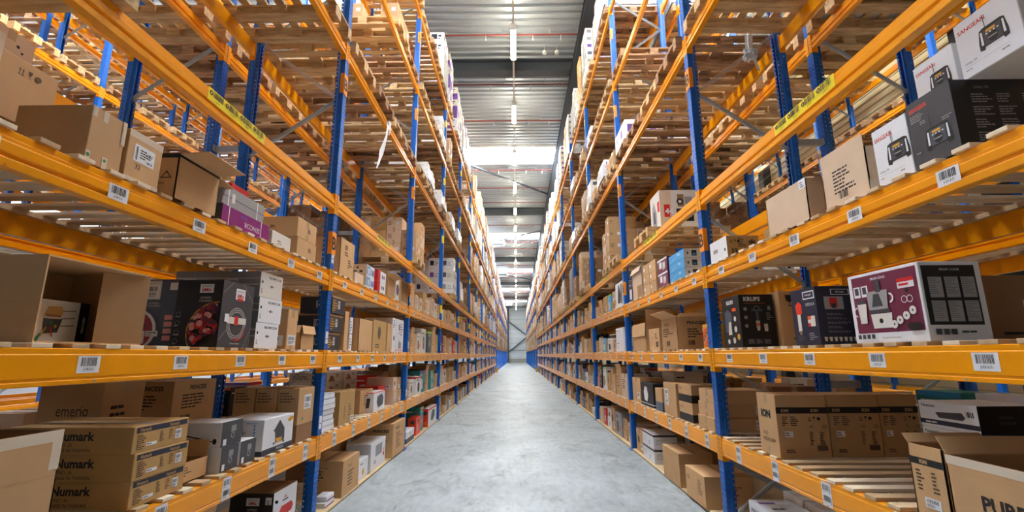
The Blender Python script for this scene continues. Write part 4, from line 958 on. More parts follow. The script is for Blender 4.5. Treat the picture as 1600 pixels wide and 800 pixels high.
# ---- right rack, third shelf
def sangW(f): f.text('SANGEAN', .06, .78, .075, 'red', bold=.02, maxw=.5); radio(f, .36, .28, .46); f.text('Utility 50', .1, .2, .05, 'black', maxw=.3).lines(.1, .1, .3, .14, 1, 'greybox'); f.line(.1, .17, .8, .17, .004, 'greybox'); f.lines(.68, .1, .9, .13, 1, 'navy')
def sangD(f):
    f.rect(0, 0, 1, 1, 'graphite').text('SANGEAN', .06, .84, .065, 'scarlet', bold=.02, maxw=.4).lines(.06, .68, .5, .8, 4, 'greybox', 4); radio(f, .32, .18, .4, 'slate', 'black'); f.lines(.28, .6, .5, .66, 2, 'greybox').lines(.75, .5, .98, .56, 2, 'greybox', 6).lines(.1, .2, .28, .24, 1, 'greybox')
def sangB(f):
    f.rect(0, 0, 1, 1, 'black').text('Utility 50', .25, .86, .05, 'greybox'); f.lines(.8, .86, .98, .9, 1, 'scarlet')
    for i in range(3):
        for j in range(4): f.lines(.2+.27*i, .12+.18*j, .42+.27*i, .26+.18*j, 4, 'greybox', i*4+j)
bx('product_box', 'white radio box with red lettering on right third shelf, farthest of its group', 1, 2.235, 2.47, .28, Z3, .32, 'white', .05, cat=HB, tape=False, A=sangW)
bx('product_box', 'dark grey radio box with red lettering, right rack third shelf at the frame edge', 1, 1.98, 2.225, .42, Z3, .345, 'black', .05, cat=HB, tape=False, A=sangD, N=sangB)
bx('product_box', 'white radio box resting on top of the dark one, right rack', 1, 2.08, 2.31, .26, Z3+.346, .26, 'white', .2, cat=HB, tape=False, A=sangW, N=lambda f: f.lines(.4, .7, .9, .8, 1, 'greybox'))
bx('product_box', 'white radio box on top at the upper right corner', 1, 1.72, 2.0, .26, Z3+.346, .28, 'white', .14, cat=HB, tape=False, A=sangW)
bx('carton', 'open tan carton with print and barcode, right rack third shelf', 1, 2.56, 2.95, .3, Z3, .29, 'carton_pale', .07, A=lambda f: f.lines(.25, .3, .75, .85, 7, 'print', 12).bars(.35, .18, .55, .32, n=12), N=lambda f: f.rect(0, .1, .2, .3, 'tape_clear'), flaps={'A': 88, 'F': 12, 'B': 60}, flen=.08)
bx('carton', 'taped tan carton beyond the open carton, right rack third shelf', 1, 3.08, 3.6, .32, Z3, .3, 'carton_pale', .04, A=lambda f: f.rect(.85, .78, 1, 1, 'white').lines(.88, .8, .97, .95, 3).rect(0, 0, .6, .06, 'tape_clear'), flaps={'N': -20}, flen=.1)
def clcN(f): f.text('clc', .68, .6, .22, 'black', bold=.05); f.lines(.35, .45, .62, .9, 6, 'print', 4); f.bars(.12, .15, .34, .4, n=10); symbols(f, .1, .65, .15)
bx('carton', 'tan carton with bold black letters and white aisle side, right third shelf', 1, 4.32, 4.7, .3, Z3, .205, 'carton2', .03, A=lambda f: f.rect(0, 0, 1, 1, 'white').disc(.88, .4, .08, 'graphite', 10).lines(.2, .3, .7, .7, 1, 'greybox').line(.2, .9, .35, .2, .01, 'greybox'), N=clcN)
bx('carton', 'bold-lettered tan carton standing behind the one with a white side', 1, 4.05, 4.3, .3, Z3, .24, 'carton2', .37, N=clcN)
for k in range(3):
    bx('product_box', 'blue and white appliance box, %s of three, right third shelf' % ('lowest', 'middle', 'topmost')[k], 1, 5.45, 6.0, .3, Z3+k*.113, .111, 'sky', .03, cat=HB, tape=False, A=lambda f: f.lines(.6, .5, .9, .8, 2, 'white').line(.1, .2, .5, .6, .03, 'white'), N=lambda f: f.rect(0, 0, 1, 1, 'offwhite').rect(.3, .2, .5, .8, 'navy').rect(.34, .3, .46, .5, 'sky').lines(.12, .2, .24, .8, 1, 'navy').disc(.85, .35, .1, 'greybox', 8), group='blue and white appliance boxes, right third shelf')
for k in range(2):
    bx('product_box', '%s plum box with white appliance picture, right third shelf' % ('lower', 'upper')[k], 1, 6.08, 6.5, .3, Z3+k*.19, .188, 'plum', .03, cat=HB, tape=False, A=lambda f: f.rect(.2, .35, .45, .8, 'white').rect(.55, .2, .8, .7, 'offwhite').disc(.7, .25, .1, 'red', 10).rect(0, .88, 1, 1, 'white'), group='plum appliance boxes')
for c in range(2):
    for k in range(3):
        bx('carton', 'small tan carton with white corner label, %s column, %s from bottom' % (('near', 'far')[c], ordn[k]), 1, 6.6+.34*c, 6.92+.34*c, .3, Z3+k*.15, .148, 'carton', .03, A=lambda f: f.rect(.1, .4, .3, .7, 'white'), group='small cartons in two columns, right third shelf')
bx('carton', 'tall open tan carton with small box inside, right third shelf', 1, 7.35, 7.95, .4, Z3, .5, 'carton_pale', .03, A=lambda f: f.line(.15, 0, .15, 1, .008, 'carton').line(.3, 0, .3, 1, .008, 'carton').rect(.5, 0, .95, .4, 'carton_in'), flaps={'A': -70}, flen=.1)
# ---- right rack, second shelf
def profiA(f):
    f.rect(.06, .14, .97, .96, 'plum').text('PROFI COOK', .36, .88, .035, 'white', bold=.02, anchor='l', maxw=.35)
    f.rect(.08, .66, .18, .82, 'white').rect(.2, .66, .3, .82, 'white').rect(.1, .7, .16, .8, 'graphite').rect(.22, .7, .28, .8, 'graphite')
    f.rect(.72, .7, .93, .82, 'white').rect(.72, .78, .93, .83, 'red').rect(.74, .73, .86, .76, 'red')
    f.poly([(.32, .2), (.58, .2), (.6, .4), (.3, .4)], 'offwhite').disc(.44, .3, .035, 'black').rect(.3, .4, .58, .46, 'graphite').poly([(.29, .46), (.56, .46), (.58, .72), (.28, .72)], 'greybox').poly([(.34, .5), (.5, .5), (.46, .68), (.38, .68)], 'graphite').rect(.42, .7, .49, .88, 'graphite').ring(.6, .6, .07, .025, 'white', 14, -1.6, 1.6)
    f.poly([(.14, .28), (.24, .28), (.26, .56), (.12, .56)], 'offwhite').rect(.13, .56, .25, .62, 'graphite').ring(.11, .45, .07, .02, 'white', 12, 1.5, 4.7)
    for u, v in ((.62, .24), (.7, .29), (.79, .34), (.88, .4)): f.disc(u, v, .055, 'offwhite', 14).disc(u, v, .015, 'graphite', 8)
    f.poly([(.78, .2), (.82, .14), (.92, .14), (.96, .2), (.95, .24), (.8, .24)], 'black').ring(.8, .55, .05, .01, 'white', 10).ring(.87, .55, .05, .01, 'white', 10).disc(.85, .66, .03, 'black', 8)
    for k in range(4): f.rect(.08+.07*k, .06, .13+.07*k, .12, 'graphite')
    f.text('Compact food processor', .44, .05, .03, 'graphite', maxw=.46)
def profiN(f):
    f.rect(.04, .2, .9, .95, 'black').text('PROFI COOK', .5, .88, .03, 'white', anchor='c', maxw=.5)
    for i in range(3):
        for j in range(2): f.rect(.12+.26*i, .24+.3*j, .34+.26*i, .5+.3*j, 'greybox').lines(.13+.26*i, .28+.3*j, .33+.26*i, .49+.3*j, 9, 'graphite', i+j, .25)
    for k in range(3): f.rect(.1+.12*k, .08, .19+.12*k, .15, 'graphite')
    f.lines(.5, .09, .95, .14, 1, 'graphite')
bx('product_box', 'white and plum food processor box, right second shelf', 1, 2.3, 2.8, .3, Z2, .385, 'white', .03, cat=HB, tape=False, A=profiA, N=profiN, side=None)
def delA(f):
    f.rect(0, 0, 1, 1, 'navy'); f.rect(.5, .8, .95, .94, 'white').rect(.53, .82, .92, .92, 'navy').text("De'Longhi", .72, .85, .045, 'white', anchor='c', maxw=.34, bold=.02)
    f.poly([(.18, .55), (.4, .55), (.42, .72), (.3, .78), (.16, .72)], 'scarlet').rect(.2, .25, .34, .55, 'offwhite').rect(.16, .08, .42, .16, 'graphite').disc(.28, .22, .04, 'carton_dark', 10).text('DEDICA', .6, .68, .05, 'white', maxw=.36).rect(.62, .32, .9, .5, 'offwhite').rect(.62, .44, .75, .5, 'ora').rect(.62, .32, .72, .38, 'red'); f.lines(.62, .08, .95, .22, 4, 'greybox')
def delN(f):
    f.rect(0, 0, 1, 1, 'navy'); f.rect(.4, .85, .88, .95, 'white').rect(.42, .86, .86, .94, 'navy').text("De'Longhi", .64, .88, .035, 'white', anchor='c', maxw=.4, bold=.02)
    f.rect(.2, .6, .7, .82, 'greybox').rect(.34, .64, .54, .8, 'red').rect(.38, .62, .5, .7, 'graphite'); 
    for k in range(5): f.lines(.22, .2+.075*k, .85, .24+.075*k, 2, 'greybox', k, .3)
    for k in range(7): f.poly([(.08+.125*k, .13), (.17+.125*k, .13), (.155+.125*k, .06), (.1+.125*k, .06)], 'offwhite')
bx('product_box', "dark blue coffee machine box, right second shelf", 1, 3.12, 3.4, .25, Z2, .38, 'navy', .03, cat=HB, tape=False, A=delA, N=delN)
def papN(f):
    f.poly([(.15, .93), (.35, .93), (.33, .83), (.27, .8), (.23, .8), (.17, .83)], 'print').rect(.24, .74, .26, .8, 'print').rect(.2, .725, .3, .74, 'print')
    for a in range(3):
        t0 = math.pi/2+a*2.0944; p = [(.42+.16*math.cos(t0+d)*1.0, .16+.09*math.sin(t0+d)) for d in (.25, 1.84)]; f.line(p[0][0], p[0][1], p[1][0], p[1][1], .022, 'print')
    f.text('PAP', .42, .015, .035, 'print', anchor='c', bold=.02)
bx('carton', 'plain brown carton with glass and recycling marks, right second shelf', 1, 4.14, 4.5, .36, Z2, .48, 'carton', .35, N=papN)
def krA(f):
    f.text('KRUPS', .3, .84, .08, 'white', bold=.04, maxw=.55); f.rect(.6, .7, .8, .76, 'ora'); f.poly([(.15, .3), (.5, .3), (.55, .65), (.35, .75), (.15, .7)], 'slate').poly([(.3, .25), (.5, .25), (.48, .5), (.36, .5)], 'offwhite').disc(.72, .55, .05, 'offwhite').disc(.72, .35, .06, 'offwhite').disc(.6, .14, .06, 'offwhite').disc(.85, .2, .06, 'gold').disc(.3, .12, .05, 'white')
def krN(f):
    f.text('KRUPS', .14, .87, .085, 'white', bold=.04, maxw=.62); f.line(.14, .83, .76, .83, .006, 'ora'); f.ring(.5, .72, .06, .01, 'greybox', 12, 0, 3.2); f.rect(.34, .68, .66, .72, 'slate').rect(.46, .5, .54, .68, 'slate').poly([(.44, .5), (.56, .5), (.55, .36), (.45, .36)], 'offwhite').rect(.45, .4, .55, .45, 'ora').disc(.5, .34, .03, 'offwhite', 14).poly([(.66, .44), (.78, .44), (.77, .3), (.67, .3)], 'offwhite').rect(.68, .3, .76, .35, 'white')
    for k in range(3): f.disc(.16, .72-.16*k, .035, 'greybox', 10)
    f.lines(.76, .5, .95, .66, 4, 'greybox').poly([(.8, .7), (.9, .7), (.88, .78), (.82, .78)], 'greybox')
    for k in range(3): f.rect(.16+.23*k, .06, .36+.23*k, .16, 'graphite').lines(.17+.23*k, .07, .35+.23*k, .15, 4, 'greybox', k)
bx('product_box', 'black coffee machine box with large white lettering beside the first right upright', 1, 4.2, 4.56, .3, Z2, .46, 'black', .03, cat=HB, tape=False, A=krA, N=krN)
bx('product_box', 'narrow box with orange and pink pumpkin picture by the right upright', 1, 4.96, 5.1, .24, Z2, .25, 'gold', .04, cat=HB, tape=False, A=lambda f: [f.disc(.2+.3*(k % 3), .12+.13*(k//3), .07, ('ora', 'scarlet', 'carton_dark', 'pink')[k % 4], 10) for k in range(18)] and None)
bx('carton', 'dark brown carton with grey label at the right frame edge', 1, 2.4, 2.75, .62, Z2, .33, 'carton_dark', .42, N=lambda f: f.rect(.3, .3, .7, .62, 'carton_pale').bars(.33, .45, .67, .55, n=18).text("De'Longhi", .33, .56, .05, 'print').lines(.33, .32, .6, .42, 2).rect(.1, .1, .3, .14, 'print'))
bx('carton', 'printed tan carton with its pale flaps open, right second shelf', 1, 5.88, 6.5, .42, Z2, .4, 'carton', .03, N=lambda f: f.text('PRINCESS', .3, .76, .1, 'black', bold=.03, maxw=.55).lines(.3, .35, .85, .65, 4).bars(.3, .14, .5, .28, n=12), A=lambda f: f.text('PRINCESS', .2, .76, .08, 'black', bold=.02, maxw=.5).lines(.1, .4, .8, .68, 4).bars(.3, .12, .55, .28, n=10), flaps={'A': 25, 'B': 60, 'N': 10}, flen=.16)
bx('carton', 'small tan carton with appliance sketch beside the printed carton with open flaps', 1, 6.6, 7.1, .3, Z2, .3, 'carton', .02, A=lambda f: f.text('PRINCESS', .15, .85, .06, 'black', maxw=.5).ring(.35, .45, .18, .015, 'print').rect(.65, .15, .9, .4, 'print_soft').lines(.6, .5, .9, .8, 3), N=lambda f: f.bars(.3, .1, .7, .2))
bx('carton', 'tall tan carton with raised flap, right second shelf second bay', 1, 7.3, 8.1, .42, Z2, .42, 'carton', .03, flaps={'N': 80, 'A': -85}, flen=.2)
bx('product_box', 'tall white box with faint grey text by the second right upright', 1, 8.85, 9.5, .36, Z2, .44, 'white', .03, cat=HB, tape=False, A=lambda f: f.lines(.1, .85, .5, .92, 1, 'red').lines(.1, .3, .7, .4, 1, 'greybox').bars(.15, .12, .3, .22, 'greybox', 8), N=lambda f: f.lines(.2, .1, .8, .2, 1, 'greybox'))
bx('product_box', 'white box with black appliance silhouette, right third shelf third bay', 1, 8.7, 9.3, .32, Z3, .46, 'white', .02, cat=HB, tape=False, A=lambda f: f.poly([(.3, .15), (.7, .15), (.75, .5), (.55, .9), (.45, .9), (.35, .6)], 'black').rect(.75, .1, .95, .9, 'slate'), N=lambda f: f.rect(.3, .2, .9, .8, 'greybox'))
# ---- right rack, first shelf
def ionN(f):
    f.rect(0, .7, 1, .8, 'black').text('ION', .1, .72, .055, 'carton', bold=.05).text('ION', .68, .72, .055, 'carton', bold=.05)
    f.lines(.1, .5, .22, .66, 5, 'print', 2).lines(.26, .5, .42, .66, 5, 'print', 3); symbols(f, .6, .58, .07); f.text('FC', .62, .47, .045, 'black').text('CE', .86, .47, .045, 'black'); f.rect(.12, .33, .28, .42, 'white').lines(.13, .34, .27, .41, 2); f.lines(.6, .2, .68, .42, 7, 'print', 5).lines(.8, .2, .9, .42, 7, 'print', 6); f.rect(.72, .12, .92, .2, 'print_soft').lines(.12, .08, .4, .14, 2)
for k, x in enumerate((.03, .43, .83)):
    bx('carton', 'brown carton with black band, %s from the aisle, right rack first shelf' % ('first', 'second', 'third')[k], 1, 3.78+.02*k, 4.06, .385 if k < 2 else .3, Z1-.001, .455, 'carton', x, N=ionN, A=lambda f: f.text('ION', .2, .6, .14, 'black', bold=.07, maxw=.55).text('C/NO.', .2, .32, .06, 'print', maxw=.3).text('MADE IN CHINA', .2, .22, .06, 'print', maxw=.65), group='three black-banded cartons side by side')
bx('carton', 'narrow black-banded carton behind the big open carton, right first shelf', 1, 2.34, 2.535, .4, Z1, .325, 'carton', .02, A=lambda f: f.rect(0, .72, 1, .82, 'black').text('ION', .3, .74, .06, 'carton', bold=.05).lines(.15, .35, .4, .66, 6).lines(.6, .35, .8, .66, 6, 'print', 4).label(.3, .14, .75, .28, 4), flaps={'F': 50}, flen=.05)
bx('carton', 'big open tan carton with wide-spaced lettering at the bottom right corner', 1, 1.6, 2.325, .5, Z1, .31, 'carton', .02, A=lambda f: f.rect(0, .88, 1, 1, 'tape_clear').text('PURE', .2, .36, .2, 'print', bold=.04).line(.0, .8, 1, .8, .004, 'carton2'), flaps={'B': 60, 'F': 60}, flen=.08)
for k in range(3):
    bx('product_box', '%s white and blue box with black end, right first shelf' % ('lowest', 'middle', 'topmost')[k], 1, 2.82, 3.22, .38, Z1+k*.156, .154, 'white', .66, cat=HB, tape=False, A=lambda f: f.rect(0, .12, 1, .3, 'navy').text('Panasonic', .06, .78, .12, 'black', bold=.02).poly([(.3, .6), (.75, .68), (.8, .5), (.75, .4), (.35, .4)], 'graphite').bars(.82, .55, .95, .75, n=8).lines(.1, .14, .5, .26, 1, 'white'), N=lambda f: f.rect(0, 0, 1, 1, 'black').lines(.3, .3, .7, .7, 2, 'graphite'))
bx('carton', 'dark brown carton deep behind the big open carton, right frame edge', 1, 2.1, 2.6, .36, Z1, .5, 'carton_dark', .72)
for k in range(3):
    j = (.0, .02, -.02)[k]
    bx('carton', 'flat tan carton at the right first upright, %s of three' % ('lowest', 'middle', 'topmost')[k], 1, 4.97+j, 5.4+j, .55, Z1+k*.135, .133, 'carton', .03+abs(j), A=lambda f: f.line(0, .5, 1, .5, .02, 'carton2'), N=lambda f: f.label(.75, .2, .92, .85, 3).disc(.88, .3, .14, 'black', 12), group='three flat cartons by the first right upright')
for k in range(2):
    bx('carton', '%s tan carton with black lower band, right rack first shelf' % ('lower', 'upper')[k], 1, 5.56, 6.0, .36, Z1+k*.21, .208, 'carton', .03, A=lambda f: f.rect(0, .05, 1, .45, 'black').text('Pioneer', .08, .72, .12, 'plum', bold=.02, maxw=.4), N=lambda f: f.rect(0, .05, 1, .45, 'black').lines(.5, .15, .85, .35, 1, 'carton'))
bx('carton', 'tan carton with white labels beside the two cartons with black lower bands', 1, 6.1, 6.6, .34, Z1, .4, 'carton', .03, A=lambda f: f.label(.1, .5, .4, .8).label(.1, .3, .4, .48, 4), N=lambda f: f.rect(.4, .9, .6, 1, 'tape'))
bx('product_box', 'grey-bottomed tan box before the black picture box, right first shelf', 1, 6.68, 7.0, .28, Z1, .3, 'carton', .03, cat=HB, tape=False, A=lambda f: f.rect(0, 0, 1, .4, 'slate'), N=lambda f: f.rect(0, 0, 1, .4, 'slate'))
bx('product_box', 'black box with white and orange swirl picture, right first shelf', 1, 7.1, 7.8, .36, Z1, .34, 'black', .03, cat=HB, tape=False, A=lambda f: f.poly([(.3, .25), (.5, .2), (.6, .45), (.5, .8), (.35, .85), (.25, .6)], 'white').ring(.5, .6, .25, .03, 'ora', 12, -1, 1.4).rect(0, .1, 1, .13, 'white'), N=lambda f: f.rect(0, .1, 1, .13, 'white'))
bx('product_box', 'white box with large round drawing deep on the right first shelf', 1, 7.6, 8.2, .45, Z1, .48, 'offwhite', .5, cat=HB, tape=False, N=lambda f: f.ring(.5, .4, .3, .04, 'greybox').lines(.1, .8, .6, .9, 1, 'black'))
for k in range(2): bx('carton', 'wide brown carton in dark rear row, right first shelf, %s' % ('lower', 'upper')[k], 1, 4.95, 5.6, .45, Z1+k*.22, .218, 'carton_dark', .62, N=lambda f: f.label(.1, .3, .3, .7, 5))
# ---- right rack, floor
bx('carton', 'tan carton at floor level by the first right upright', 1, 5.24, 5.8, .5, ZF, .31, 'carton', -.02, A=lambda f: f.lines(.65, .3, .9, .8, 7, 'print_soft', 4).lines(.1, .6, .35, .75, 2, 'print_soft'), N=lambda f: f.lines(.35, .3, .8, .7, 5, 'print_soft', 6))
bx('carton', 'plain tan carton at floor level, middle of the second right bay', 1, 6.04, 6.68, .4, ZF, .38, 'carton', -.01)
for k in range(2):
    bx('product_box', 'white box with black lid band, %s of two, floor level right' % ('lower', 'upper')[k], 1, 7.25, 7.85, .34, ZF+k*.2, .198, 'white', .03, cat=HB, tape=False, A=lambda f: f.rect(0, .86, 1, 1, 'graphite').lines(.1, .2, .4, .7, 6, 'greybox', 6, .2).ring(.65, .35, .14, .05, 'slate', 12), N=lambda f: f.rect(0, .86, 1, 1, 'graphite').lines(.1, .3, .9, .7, 4, 'greybox', 8, .3).disc(.85, .4, .08, 'slate', 8))
bx('carton', 'low dark carton behind the plain one, floor level right', 1, 6.9, 7.2, .5, ZF, .3, 'carton_dark', .3)
bx('product_box', 'white box with blue lettering at the bottom edge, right floor level', 1, 4.05, 4.5, .34, ZF, .3, 'white', .08, cat=HB, tape=False, A=lambda f: f.text('PHILIPS', .1, .72, .12, 'navy', bold=.02, maxw=.4).disc(.5, .4, .15, 'berry2'), T=lambda f: f.lines(.2, .3, .8, .5, 1, 'navy').rect(.1, .7, .5, .8, 'violet'), N=lambda f: f.lines(.2, .7, .8, .85, 1, 'navy'))
for k in range(2): bx('product_box', 'white box with dark picture squares, %s, right floor level' % ('nearer', 'farther')[k], 1, 4.0+.32*k, 4.3+.32*k, .3, ZF, .34, 'offwhite', .45, cat=HB, tape=False, A=lambda f: f.text('Saturn', .1, .8, .1, 'navy', maxw=.5).rect(.5, .3, .75, .6, 'plum').rect(.2, .3, .4, .6, 'graphite'), N=lambda f: f.text('Saturn', .1, .8, .1, 'navy', maxw=.5).rect(.5, .3, .75, .6, 'plum'))

bx('product_box', 'cream coffee machine box with red tag on a pallet, fourth beams right', 1, 7.0, 7.5, .62, LV[4]+.146, .66, 'carton_pale', .28, cat=HB, tape=False,
   N=lambda f: f.rect(.28, 0, 1, 1, 'offwhite').rect(.1, .35, .24, .65, 'red').text('44', .12, .42, .14, 'white', bold=.03).rect(.4, .25, .82, .55, 'black').rect(.45, .35, .58, .48, 'offwhite').rect(.64, .35, .77, .48, 'offwhite').rect(.44, .6, .6, .9, 'carton_dark').disc(.5, .72, .08, 'black', 10).disc(.5, .72, .04, 'offwhite', 10).rect(.62, .66, .8, .84, 'greybox').disc(.36, .15, .12, 'carton_dark', 9),
   A=lambda f: f.rect(0, 0, 1, 1, 'offwhite').poly([(.2, .2), (.6, .15), (.65, .5), (.4, .85), (.2, .7)], 'greybox').rect(.3, .3, .5, .6, 'graphite').rect(.75, .5, .95, .75, 'red'))
for k in range(2):
    bx('carton', '%s pale tan carton with white label, on a pallet behind the left rack' % ('nearer', 'farther')[k], -1, 2.28+.33*k, 2.59+.33*k, .42, LV[4]+.146, .31, 'carton_pale', 1.42, A=lambda f: f.label(.15, .1, .45, .5, 3).disc(.65, .7, .04, 'print', 6).disc(.75, .6, .03, 'print', 6))
# torn stretch film hanging from a beam and knotted round a brace
def ribbon(mb, pts, ws, m='film'):
    for a, b, wa, wb in zip(pts[:-1], pts[1:], ws[:-1], ws[1:]):
        a, b = Vector(a), Vector(b); mb.quad([a+Vector((0, wa, 0)), a-Vector((.01, wa, 0)), b-Vector((.01, wb, 0)), b+Vector((0, wb, 0))], m)
mb = MB(); R = random.Random(5)
ribbon(mb, [(0, 0, 0), (.03, -.05, -.12), (.03, -.1, -.3), (.02, -.19, -.5), (.02, -.27, -.62), (.02, -.33, -.75), (.02, -.44, -.93)], [.05, .02, .03, .06, .075, .03, .005])
ribbon(mb, [(-.02, 0, .06), (.03, .05, .02), (.035, .03, -.12), (.02, .06, -.2)], [.02, .06, .03, .01])
tag(obj('plastic_film', mb, None, (-1.925, 6.56, 5.02)), 'torn white plastic film hanging from an orange beam, upper left rack', 'plastic film')
mb = MB()
for k in range(14):
    a, b = R.uniform(0, 6.28), R.uniform(-.5, .5); ribbon(mb, [(.06*math.cos(a), -.03, .05*math.sin(a)), (.09*math.cos(a+.7), -.045, .08*math.sin(a+.7)), (.05*math.cos(a+1.5), -.05, .06*math.sin(a+1.5))], [.02, .035, .015])
ribbon(mb, [(0, -.04, 0), (-.02, -.05, .12), (-.01, -.05, .24)], [.02, .04, .05]); mb.quad([(-.05, -.05, .05), (.03, -.05, .06), (.05, -.05, .25), (-.04, -.05, .24)], 'film'); mb.quad([(0, -.05, 0), (.05, -.05, -.02), (.09, -.05, -.2), (.06, -.05, -.21)], 'film')
mb.cyl((-.03, -.03, -.03), (.03, .03, .03), .05, 'film', 8)
tag(obj('plastic_film', mb, None, (2.62, 4.79, 4.84)), 'white plastic film knotted round a steel brace, upper right rack', 'plastic film')

# ---- the rest of the shelves, filled bay by bay
SHZ = {0: ZF, 1: Z1, 2: Z2, 3: Z3}
clut = []
R = random.Random(99)
def rnd_box(kind, dx, dy, h, s, R):
    mb = MB()
    if kind == 'open':
        t = .006; m = 'carton'
        mb.box(-dx/2, dx/2, -dy/2, dy/2, 0, t, 'carton_in')
        for (a, b, c, d) in ((-dx/2, -dx/2+t, -dy/2, dy/2), (dx/2-t, dx/2, -dy/2, dy/2), (-dx/2, dx/2, -dy/2, -dy/2+t), (-dx/2, dx/2, dy/2-t, dy/2)): mb.box(a, b, c, d, 0, h, m)
        a = math.radians(R.uniform(20, 75)); xa = (dx/2 if s < 0 else -dx/2); o = 1 if s < 0 else -1
        slab(mb, (xa*.98, -dy/2, h), (xa*.98, dy/2, h), (o*.15, 0, 1), min(dy, .12), .004, m)
        slab(mb, (-dx/2, -dy/2, h), (dx/2, -dy/2, h), (0, -math.cos(a), math.sin(a)), .1, .004, m)
        slab(mb, (-dx/2, dy/2, h), (dx/2, dy/2, h), (0, .3, 1), .1, .004, m)
        faces_of(mb, s, dx, dy, h)[0].lines(.15, .3, .6, .8, 4, 'print_soft', R.random())
        return mb
    if kind == 'carton':
        m = R.choice(('carton', 'carton', 'carton', 'carton2', 'carton_pale')); mb.bbox(-dx/2, dx/2, -dy/2, dy/2, 0, h, m, .003)
        A, N, T = faces_of(mb, s, dx, dy, h)
        T.rect(0, .45, 1, .55, 'tape'); A.rect(.42, .85, .58, 1, 'tape')
        for f in (A, N):
            q = R.random()
            if q < .45: f.lines(.12, .35, .6, .8, R.choice((3, 5, 6)), 'print', R.random())
            if q > .3: f.rect(.62, .15, .88, .42, 'white'); f.bars(.65, .25, .85, .38, n=8, seed=R.random())
            if .4 < q < .6: symbols(f, .1, .08, .18)
            if q > .85: f.disc(.35, .55, .18, 'print_soft', 12)
        return mb
    m = kind; mb.bbox(-dx/2, dx/2, -dy/2, dy/2, 0, h, m, .003)
    dark = m in ('black', 'graphite', 'navy', 'slate', 'red', 'plum', 'sky', 'teal')
    for f in faces_of(mb, s, dx, dy, h)[:2]:
        c = R.choice(('graphite', 'black', 'slate', 'greybox', 'carton_dark')) if not dark else R.choice(('offwhite', 'white', 'greybox'))
        a_ = R.choice(('red', 'ora', 'sky', 'lime', 'violet', 'navy', 'gold'))
        q = R.random()
        if q < .35: f.disc(.5, .42, .22, c, 14); f.disc(.5, .42, .1, a_, 10)
        elif q < .7: f.poly([(.35, .15), (.65, .15), (.7, .5), (.6, .68), (.4, .68), (.3, .5)], c); f.rect(.4, .4, .6, .5, a_)
        else: f.rect(.15, .15, .55, .6, c); f.disc(.75, .35, .12, a_, 10)
        f.rect(0, .9, 1, 1, a_) if R.random() < .4 else None
        f.lines(.1, .74, .6, .86, 1, 'white' if dark else 'black', R.random()); f.lines(.65, .7, .92, .86, 3, 'greybox', R.random())
    return mb
FREE = {  # stretches of the hero bays still free, per side and shelf: (y0, y1)
 (-1, 0): [(1.3, 3.6), (8.75, 8.8), (12.35, 12.36)], (-1, 1): [(7.8, 8.45)], (-1, 2): [], (-1, 3): [(1.25, 1.65), (7.65, 7.9)],
 (1, 0): [(1.3, 3.9), (7.9, 8.42)], (1, 1): [(1.2, 1.5), (7.85, 8.4)], (1, 2): [(8.15, 8.4)], (1, 3): [(1.25, 1.65), (8.0, 8.4)]}
KN = {'open': 'open tan carton', 'carton': 'tan carton', 'white': 'white product box', 'offwhite': 'off-white product box', 'black': 'black product box', 'graphite': 'dark grey product box', 'navy': 'navy product box', 'slate': 'slate product box', 'red': 'red product box', 'plum': 'plum product box', 'sky': 'blue product box', 'greybox': 'grey product box', 'teal': 'teal product box'}
def fill(s, px, bay, lvl, y0, y1, row, hmax, base, out, face_sgn):
    y = y0+R.uniform(.01, .06); n = 0
    while y < y1-.2:
        w = R.uniform(.2, .55); w = min(w, y1-y-.01)
        if w < .15: break
        kind = R.choices(('carton', 'open', 'white', 'offwhite', 'black', 'graphite', 'navy', 'slate', 'red', 'plum', 'sky', 'greybox', 'teal'), (52, 9, 12, 6, 3, 3, 2, 1.5, 3, 1.5, 2.5, 3, 1))[0]
        d = R.uniform(.26, .46); h = R.uniform(.18, min(.5, hmax)); st = 1
        if h < .26 and R.random() < .6 and kind != 'open': st = R.choice((2, 3)) if h < .2 else 2
        while st*h > hmax: st -= 1
        off = base+R.uniform(.0, .05)
        for k in range(max(1, st)):
            out.append((math.hypot(y, abs(px)), s, px, bay, lvl, row, n, k, st, kind, d, w, h, y, off+(R.uniform(0, .015) if k else 0), SHZ[lvl]+k*(h+.001), face_sgn))
        y += w+R.uniform(.012, .09) + (R.uniform(.15, .4) if R.random() < .08 else 0); n += 1
HM = {0: .5, 1: .52, 2: .56, 3: .52}
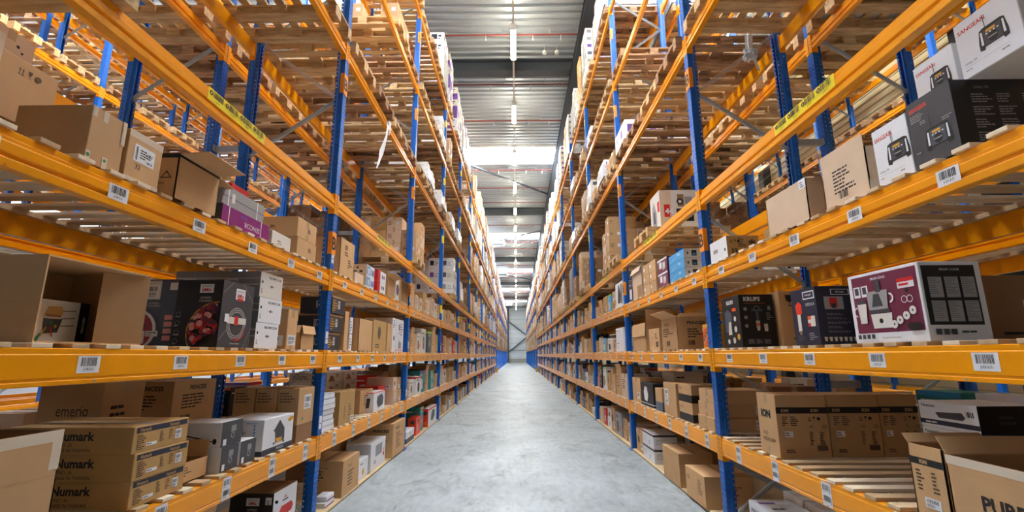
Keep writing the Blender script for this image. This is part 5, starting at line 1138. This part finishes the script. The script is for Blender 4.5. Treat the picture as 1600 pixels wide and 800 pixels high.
for s in (-1, 1):
    yo = YL if s < 0 else YR
    for bay in range(NB):
        for lvl in range(4):
            a, b = yo+PB*bay+.08, yo+PB*(bay+1)-.08
            segs = [(a, b)]
            if bay < 2:
                segs = [(max(p, a), min(q, b)) for p, q in FREE[(s, lvl)] if min(q, b)-max(p, a) > .18]
            if s < 0 and lvl == 0 and bay == 2: segs = [(10.28, 10.8), (12.05, b)]
            if s > 0 and bay == 2 and lvl == 2: segs = [(9.6, b)]
            if s > 0 and bay == 2 and lvl == 3: segs = [(9.4, b)]
            for p, q in segs: fill(s, s*1.93, bay, lvl, p, q, 0, HM[lvl], .03, clut, 1)
            if bay >= 2 and bay < 6: fill(s, s*1.93, bay, lvl, a, b, 1, HM[lvl], .56, clut, 1)
    for bay in range(5):
        for lvl in range(0, 4):
            if lvl == 3 and bay < 2 : continue
            fill(s, s*4.43, bay, lvl, yo+PB*bay+.08, yo+PB*(bay+1)-.08, 2, HM[lvl]-.05, .65, clut, -1)
clut.sort(key=lambda t: t[0]*(1 if t[5] == 0 else 1.6))
cnt = {'c': sum(o.get('category') == 'cardboard box' for o in COL.objects), 'p': sum(o.get('category') == HB for o in COL.objects)}; rest = MB(); restp = MB()
for (d_, s, px, bay, lvl, row, n, k, st, kind, dx, dy, h, y, off, z, fs) in clut:
    isC = kind in ('carton', 'open'); key = 'c' if isC else 'p'
    mb = rnd_box(kind, dx, dy, h, s, R); sg = 1 if px > 0 else -1
    x = px+sg*(off+dx/2) if fs > 0 else px-sg*(off-.35+dx/2)
    if row == 2 and lvl == 0: z = .001+k*(h+.001)
    loc = (x, y+dy/2, z); rz = R.uniform(-.02, .02)
    if cnt[key] < 299:
        cnt[key] += 1
        stk = '' if st < 2 else ('lower ', 'upper ' if st == 2 else 'middle ', 'top ')[k]
        rackn = '%s rack' % SIDE[s] if row < 2 else 'rear %s rack' % SIDE[s]
        lab = '%s%s%s, %s, %s bay, %s, %s from near upright' % (stk, 'rear ' if row == 1 else '', KN[kind], rackn, BAYW[bay], shelfname[lvl], ordn[n])
        tag(obj('carton' if isC else 'product_box', mb, None, loc, rz), lab, 'cardboard box' if isC else HB, 'cartons on the rack shelves' if isC else 'product boxes on the rack shelves')
    else: (rest if isC else restp).add(mb, Matrix.Translation(loc))
tag(obj('carton', rest), 'distant cartons filling the far shelves', 'cartons', kind='stuff')
tag(obj('product_box', restp), 'distant coloured product boxes filling the far shelves', 'product boxes', kind='stuff')
